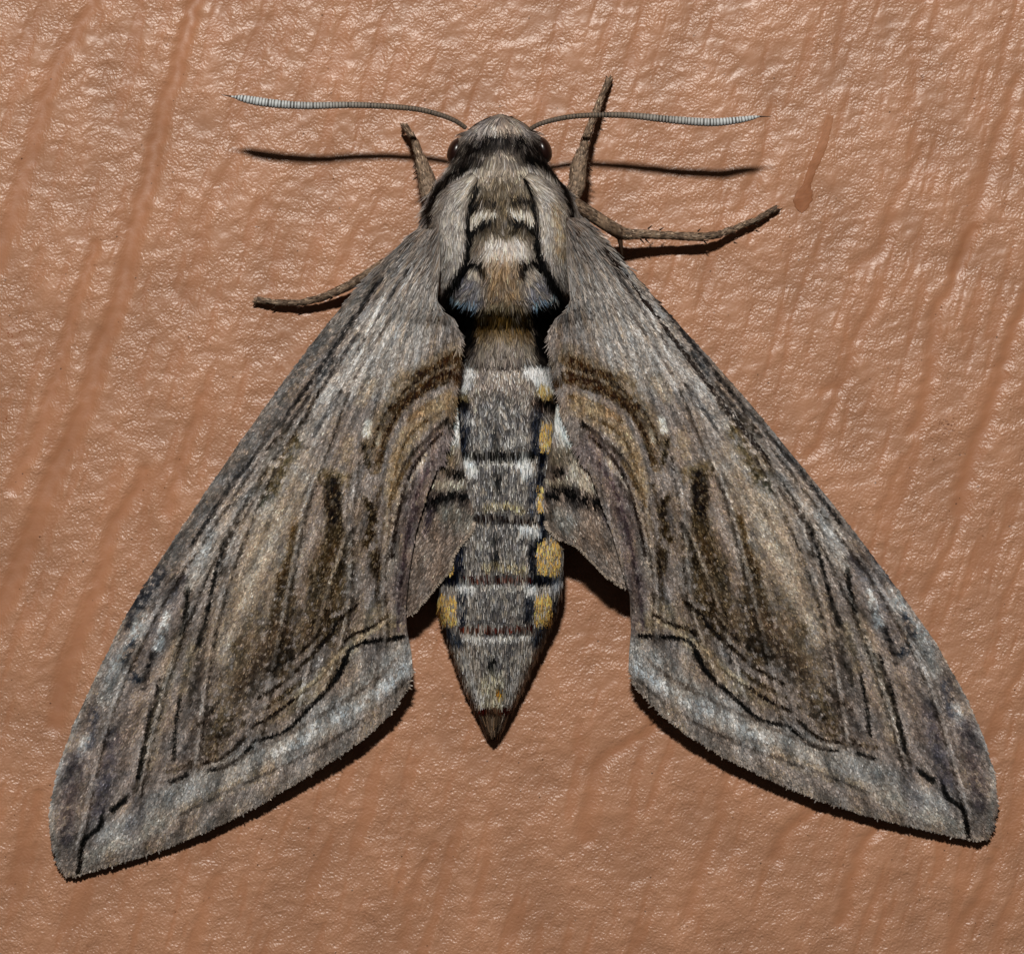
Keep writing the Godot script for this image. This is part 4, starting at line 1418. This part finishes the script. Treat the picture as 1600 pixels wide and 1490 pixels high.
# ---- eyes and feelers
func build_head(moth: Node3D) -> void:
	for e in [[712, 236, -1], [849, 234, 1]]:
		var m := SphereMesh.new()
		m.radius = 1.0
		m.height = 2.0
		m.radial_segments = 40
		m.rings = 20
		var o := MeshInstance3D.new()
		o.name = "eye"
		o.mesh = m
		var em := StandardMaterial3D.new()
		em.albedo_color = Color(0.12, 0.058, 0.045)
		em.roughness = 0.3
		o.material_override = em
		o.transform = Transform3D(Basis.from_scale(Vector3(13.0 * U, 21.0 * U, 20.0 * U)).rotated(Vector3.FORWARD, 0.35 * -e[2]), at(e[0] - e[2] * 0.5, e[1], 5.0))
		moth.add_child(o, true)
	var feelers := [
		[Vector4(728, 200, 7.6, 3.4), Vector4(710, 188, 8.2, 3.6), Vector4(680, 177, 8.6, 4.0), Vector4(640, 169, 9.0, 4.2), Vector4(560, 164, 9.4, 4.8), Vector4(480, 165, 9.7, 5.6), Vector4(430, 162, 9.8, 6.4), Vector4(395, 157, 9.8, 6.4), Vector4(375, 153, 9.8, 4.6), Vector4(364, 151, 9.8, 1.6), Vector4(346, 148, 9.8, 0.4)],
		[Vector4(828, 202, 7.6, 3.4), Vector4(845, 193, 8.2, 3.6), Vector4(880, 184, 8.6, 4.0), Vector4(920, 180, 9.0, 4.2), Vector4(980, 180, 9.4, 4.8), Vector4(1050, 187, 9.5, 5.8), Vector4(1110, 191, 9.4, 6.2), Vector4(1150, 188, 9.3, 5.4), Vector4(1175, 184, 9.3, 3.4), Vector4(1186, 182, 9.3, 1.4), Vector4(1204, 182, 9.3, 0.4)]]
	for f in feelers:
		var b := Buf.new()
		# resample evenly, one ring of the feeler every 5 p
		var line := []
		for k in f.size() - 1:
			var m := maxi(2, int(Vector2(f[k].x - f[k + 1].x, f[k].y - f[k + 1].y).length() / 1.25))
			for j in m:
				var r := Vector4()
				for c in 4:
					r[c] = cubic_interpolate(f[k][c], f[k + 1][c], f[maxi(k - 1, 0)][c], f[mini(k + 2, f.size() - 1)][c], float(j) / m)
				r.z *= 0.87
				line.append(r)
		line.append(f[f.size() - 1])
		var dist := 0.0
		var S := 14
		for k in line.size():
			var p: Vector4 = line[k]
			var p0: Vector4 = line[maxi(k - 1, 0)]
			var p1: Vector4 = line[mini(k + 1, line.size() - 1)]
			if k > 0:
				dist += Vector2(p.x - p0.x, p.y - p0.y).length()
			var along := (at(p1.x, p1.y, p1.z) - at(p0.x, p0.y, p0.z)).normalized()
			var side := along.cross(Vector3(0, 0, 1)).normalized()
			var up := side.cross(along)
			var ph := fposmod(dist, 5.0) / 5.0
			var joint := 1.0 if ph > 0.3 else 0.86
			var rad := p.w * 1.06 * U * (joint if p.w > 1.7 else 1.0)
			var pale := smoothstep(90.0, 330.0, dist)
			var c := q(0x6b5e51).lerp(q(0xc4c9cb), pale)
			if ph < 0.3:
				c = c.lerp(q(0x2c2926), 0.75)
			if dist < 60.0:
				c = c.lerp(q(0x5b5048), 0.5)
			if p.w < 1.3:
				c = q(0x3c2a22)
			for s in S:
				var an := TAU * s / S
				b.v.append(at(p.x, p.y, p.z) + side * cos(an) * rad + up * sin(an) * rad)
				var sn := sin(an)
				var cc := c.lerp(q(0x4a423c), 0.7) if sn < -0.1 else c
				var v := rng.randf_range(0.88, 1.05)
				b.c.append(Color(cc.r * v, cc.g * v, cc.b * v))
			if k > 0:
				for s in S:
					var a := (k - 1) * S + s
					var c2 := (k - 1) * S + (s + 1) % S
					b.i.append_array([a, a + S, c2, c2, a + S, c2 + S])
		b.smooth()
		part("antenna", b, matte(0.6, 0.4), moth)


# ---- legs
func thinner(pts: Array) -> Array:
	var out := []
	for p: Vector4 in pts:
		out.append(Vector4(p.x, p.y, p.z, p.w * 0.86))
	return out


# a foot of short joints, each a little swollen at its end
func knotted(pts: Array) -> Array:
	var out := []
	for k in pts.size() - 1:
		var m := maxi(1, int(Vector2(pts[k].x - pts[k + 1].x, pts[k].y - pts[k + 1].y).length() / 16.0))
		for j in m:
			var p: Vector4 = pts[k].lerp(pts[k + 1], float(j) / m)
			var e: Vector4 = pts[k].lerp(pts[k + 1], (j + 0.8) / m)
			p.w *= 0.74
			e.w *= 1.02
			out.append(p)
			out.append(e)
	out.append(pts[pts.size() - 1])
	return out


func build_legs(moth: Node3D) -> void:
	var brown := q(0x7a6654)
	var pale := q(0x8b7a6a)
	var dark := q(0x54453a)
	# name, upper part, foot, claws, spines (x, y, z, dx, dy)
	var legs := [
		["foreleg", [Vector4(690, 340, 5, 18), Vector4(672, 300, 4.4, 18), Vector4(663, 268, 4.0, 13), Vector4(656, 246, 3.5, 9)], [Vector4(657, 249, 3.6, 8), Vector4(648, 222, 2.9, 6.5), Vector4(641, 209, 2.4, 6.0), Vector4(632, 197, 1.5, 6.5)], [[634, 200, 1.4, 626, 206, 0.6], [630, 194, 1.4, 627, 198, 0.5]], [[650, 240, 3.4, -7, 6], [653, 252, 3.5, -7, 8], [655, 262, 3.6, -8, 8], [656, 274, 3.7, -9, 6], [657, 268, 3.9, -8, 4], [646, 230, 3.0, -4, 5]]],
		["foreleg", [Vector4(878, 330, 5, 17), Vector4(900, 294, 4.6, 15), Vector4(904, 262, 4.6, 15), Vector4(910, 238, 4.4, 10)], [Vector4(909, 242, 4.3, 9), Vector4(914, 222, 3.8, 8), Vector4(922, 198, 3.1, 6.5), Vector4(934, 168, 2.2, 6.5), Vector4(943, 145, 1.3, 5.5), Vector4(952, 124, 0.7, 5.5)], [[951, 126, 0.8, 957, 119, 0.3], [950, 126, 0.8, 947, 118, 0.3]], [[917, 246, 4.2, 6, 3], [919, 254, 4.4, 6, 5], [918, 262, 4.5, 7, 4], [916, 270, 4.4, 6, 5], [936, 178, 2.3, 4, 4], [941, 168, 2.0, 4, 3], [916, 282, 4.4, 6, 5]]],
		["middle_leg", [Vector4(895, 318, 6, 13), Vector4(925, 336, 5.2, 12), Vector4(950, 352, 4.6, 12), Vector4(970, 364, 3.3, 12), Vector4(985, 366, 3.1, 9), Vector4(1005, 366, 2.9, 8), Vector4(1050, 368, 2.4, 7), Vector4(1090, 370, 2.0, 8), Vector4(1100, 370, 1.9, 7)], [Vector4(1096, 370, 1.9, 7), Vector4(1120, 367, 1.6, 6.5), Vector4(1146, 358, 1.2, 6), Vector4(1180, 344, 0.9, 5.5), Vector4(1214, 325, 0.5, 5.5)], [[1210, 328, 0.5, 1219, 327, 0.2], [1211, 326, 0.6, 1214, 320, 0.2]], [[968, 370, 3.3, 4, 24], [1000, 373, 2.8, 6, 6], [1008, 373, 2.7, 6, 6], [1012, 358, 2.8, 6, -5], [1030, 360, 2.6, 6, -4], [1100, 376, 1.8, 5, 6], [1145, 363, 1.6, 5, 3], [1180, 350, 1.0, 5, 3], [1090, 362, 2.8, 4, -4]]],
		["middle_leg", [Vector4(640, 400, 3.6, 10), Vector4(600, 412, 3.0, 9), Vector4(572, 430, 2.5, 8.5), Vector4(545, 446, 2.1, 8), Vector4(520, 458, 1.8, 7)], [Vector4(524, 456, 1.8, 7), Vector4(500, 466, 1.5, 6.5), Vector4(470, 473, 1.1, 6), Vector4(430, 473, 0.8, 5.5), Vector4(400, 468, 0.5, 6)], [[402, 470, 0.5, 395, 478, 0.2], [402, 467, 0.6, 396, 468, 0.2]], [[470, 479, 1.0, -5, 3], [430, 479, 0.7, -5, 3], [520, 464, 1.6, -5, 4]]]]
	for l in legs:
		var b := Buf.new()
		limb(b, thinner(l[1]), 14, pale if l[0] == "foreleg" else brown, brown, 0.22)
		b.smooth()
		var leg := part(l[0], b, matte(0.7, 0.35), moth)
		# scales lying on the leg
		var s := Buf.new()
		for limb_pts in [thinner(l[1]), thinner(l[2])]:
			for k in limb_pts.size() - 1:
				var p: Vector4 = limb_pts[k]
				var r: Vector4 = limb_pts[k + 1]
				var len := Vector2(p.x - r.x, p.y - r.y).length()
				for m in int(len * p.w * 0.5):
					var f := rng.randf()
					var c4 := p.lerp(r, f)
					var along := (at(r.x, r.y, r.z) - at(p.x, p.y, p.z)).normalized()
					var side := along.cross(Vector3(0, 0, 1)).normalized()
					var up := side.cross(along)
					var an := rng.randf_range(-0.2, PI + 0.2)
					var out := side * cos(an) + up * sin(an)
					var base := at(c4.x, c4.y, c4.z) + out * (c4.w * U * 0.97)
					var col := dark.lerp(q(0xa9947f), rng.randf() * (0.9 if soft.get_noise_2d(c4.x / 12.0, c4.y / 12.0) > -0.1 else 0.35))
					s.strip(base, base + along * rng.randf_range(4, 8) * U, out, rng.randf_range(1.6, 2.6) * U, rng.randf_range(0.05, 0.3), 2, 0.5, vary(col, 0.1, 0.85), vary(col, 0.2, 1.05), Vector3.ZERO)
		part("leg_scales", s, matte(0.65, 0.25), leg, "stuff")
		var t := Buf.new()
		limb(t, knotted(thinner(l[2])), 12, brown, dark, 0.22)
		t.smooth()
		part("foot", t, matte(0.65, 0.35), leg)
		for c in l[3]:
			var cb := Buf.new()
			limb(cb, [Vector4(c[0], c[1], c[2], 3.0), Vector4((c[0] + c[3]) * 0.5, (c[1] + c[4]) * 0.5, (c[2] + c[5]) * 0.5 + 0.15, 2.0), Vector4(c[3], c[4], c[5], 0.8)], 7, dark, q(0x2a1d16), 0.1)
			cb.smooth()
			part("claw", cb, matte(0.4, 0.5), leg)
		for c in l[4]:
			var sb := Buf.new()
			var thick := 4.2 if absf(c[4]) > 15 else 1.5
			limb(sb, [Vector4(c[0], c[1], c[2], thick), Vector4(c[0] + c[3] * 0.5, c[1] + c[4] * 0.5, c[2], thick * 0.8), Vector4(c[0] + c[3] * 1.3, c[1] + c[4] * 1.3, c[2] - 0.1, thick * 0.3)], 6, q(0x3a2c22), q(0x2a1f18), 0.1)
			sb.smooth()
			part("spine" if thick < 3.0 else "spur", sb, matte(0.65, 0.25), leg)
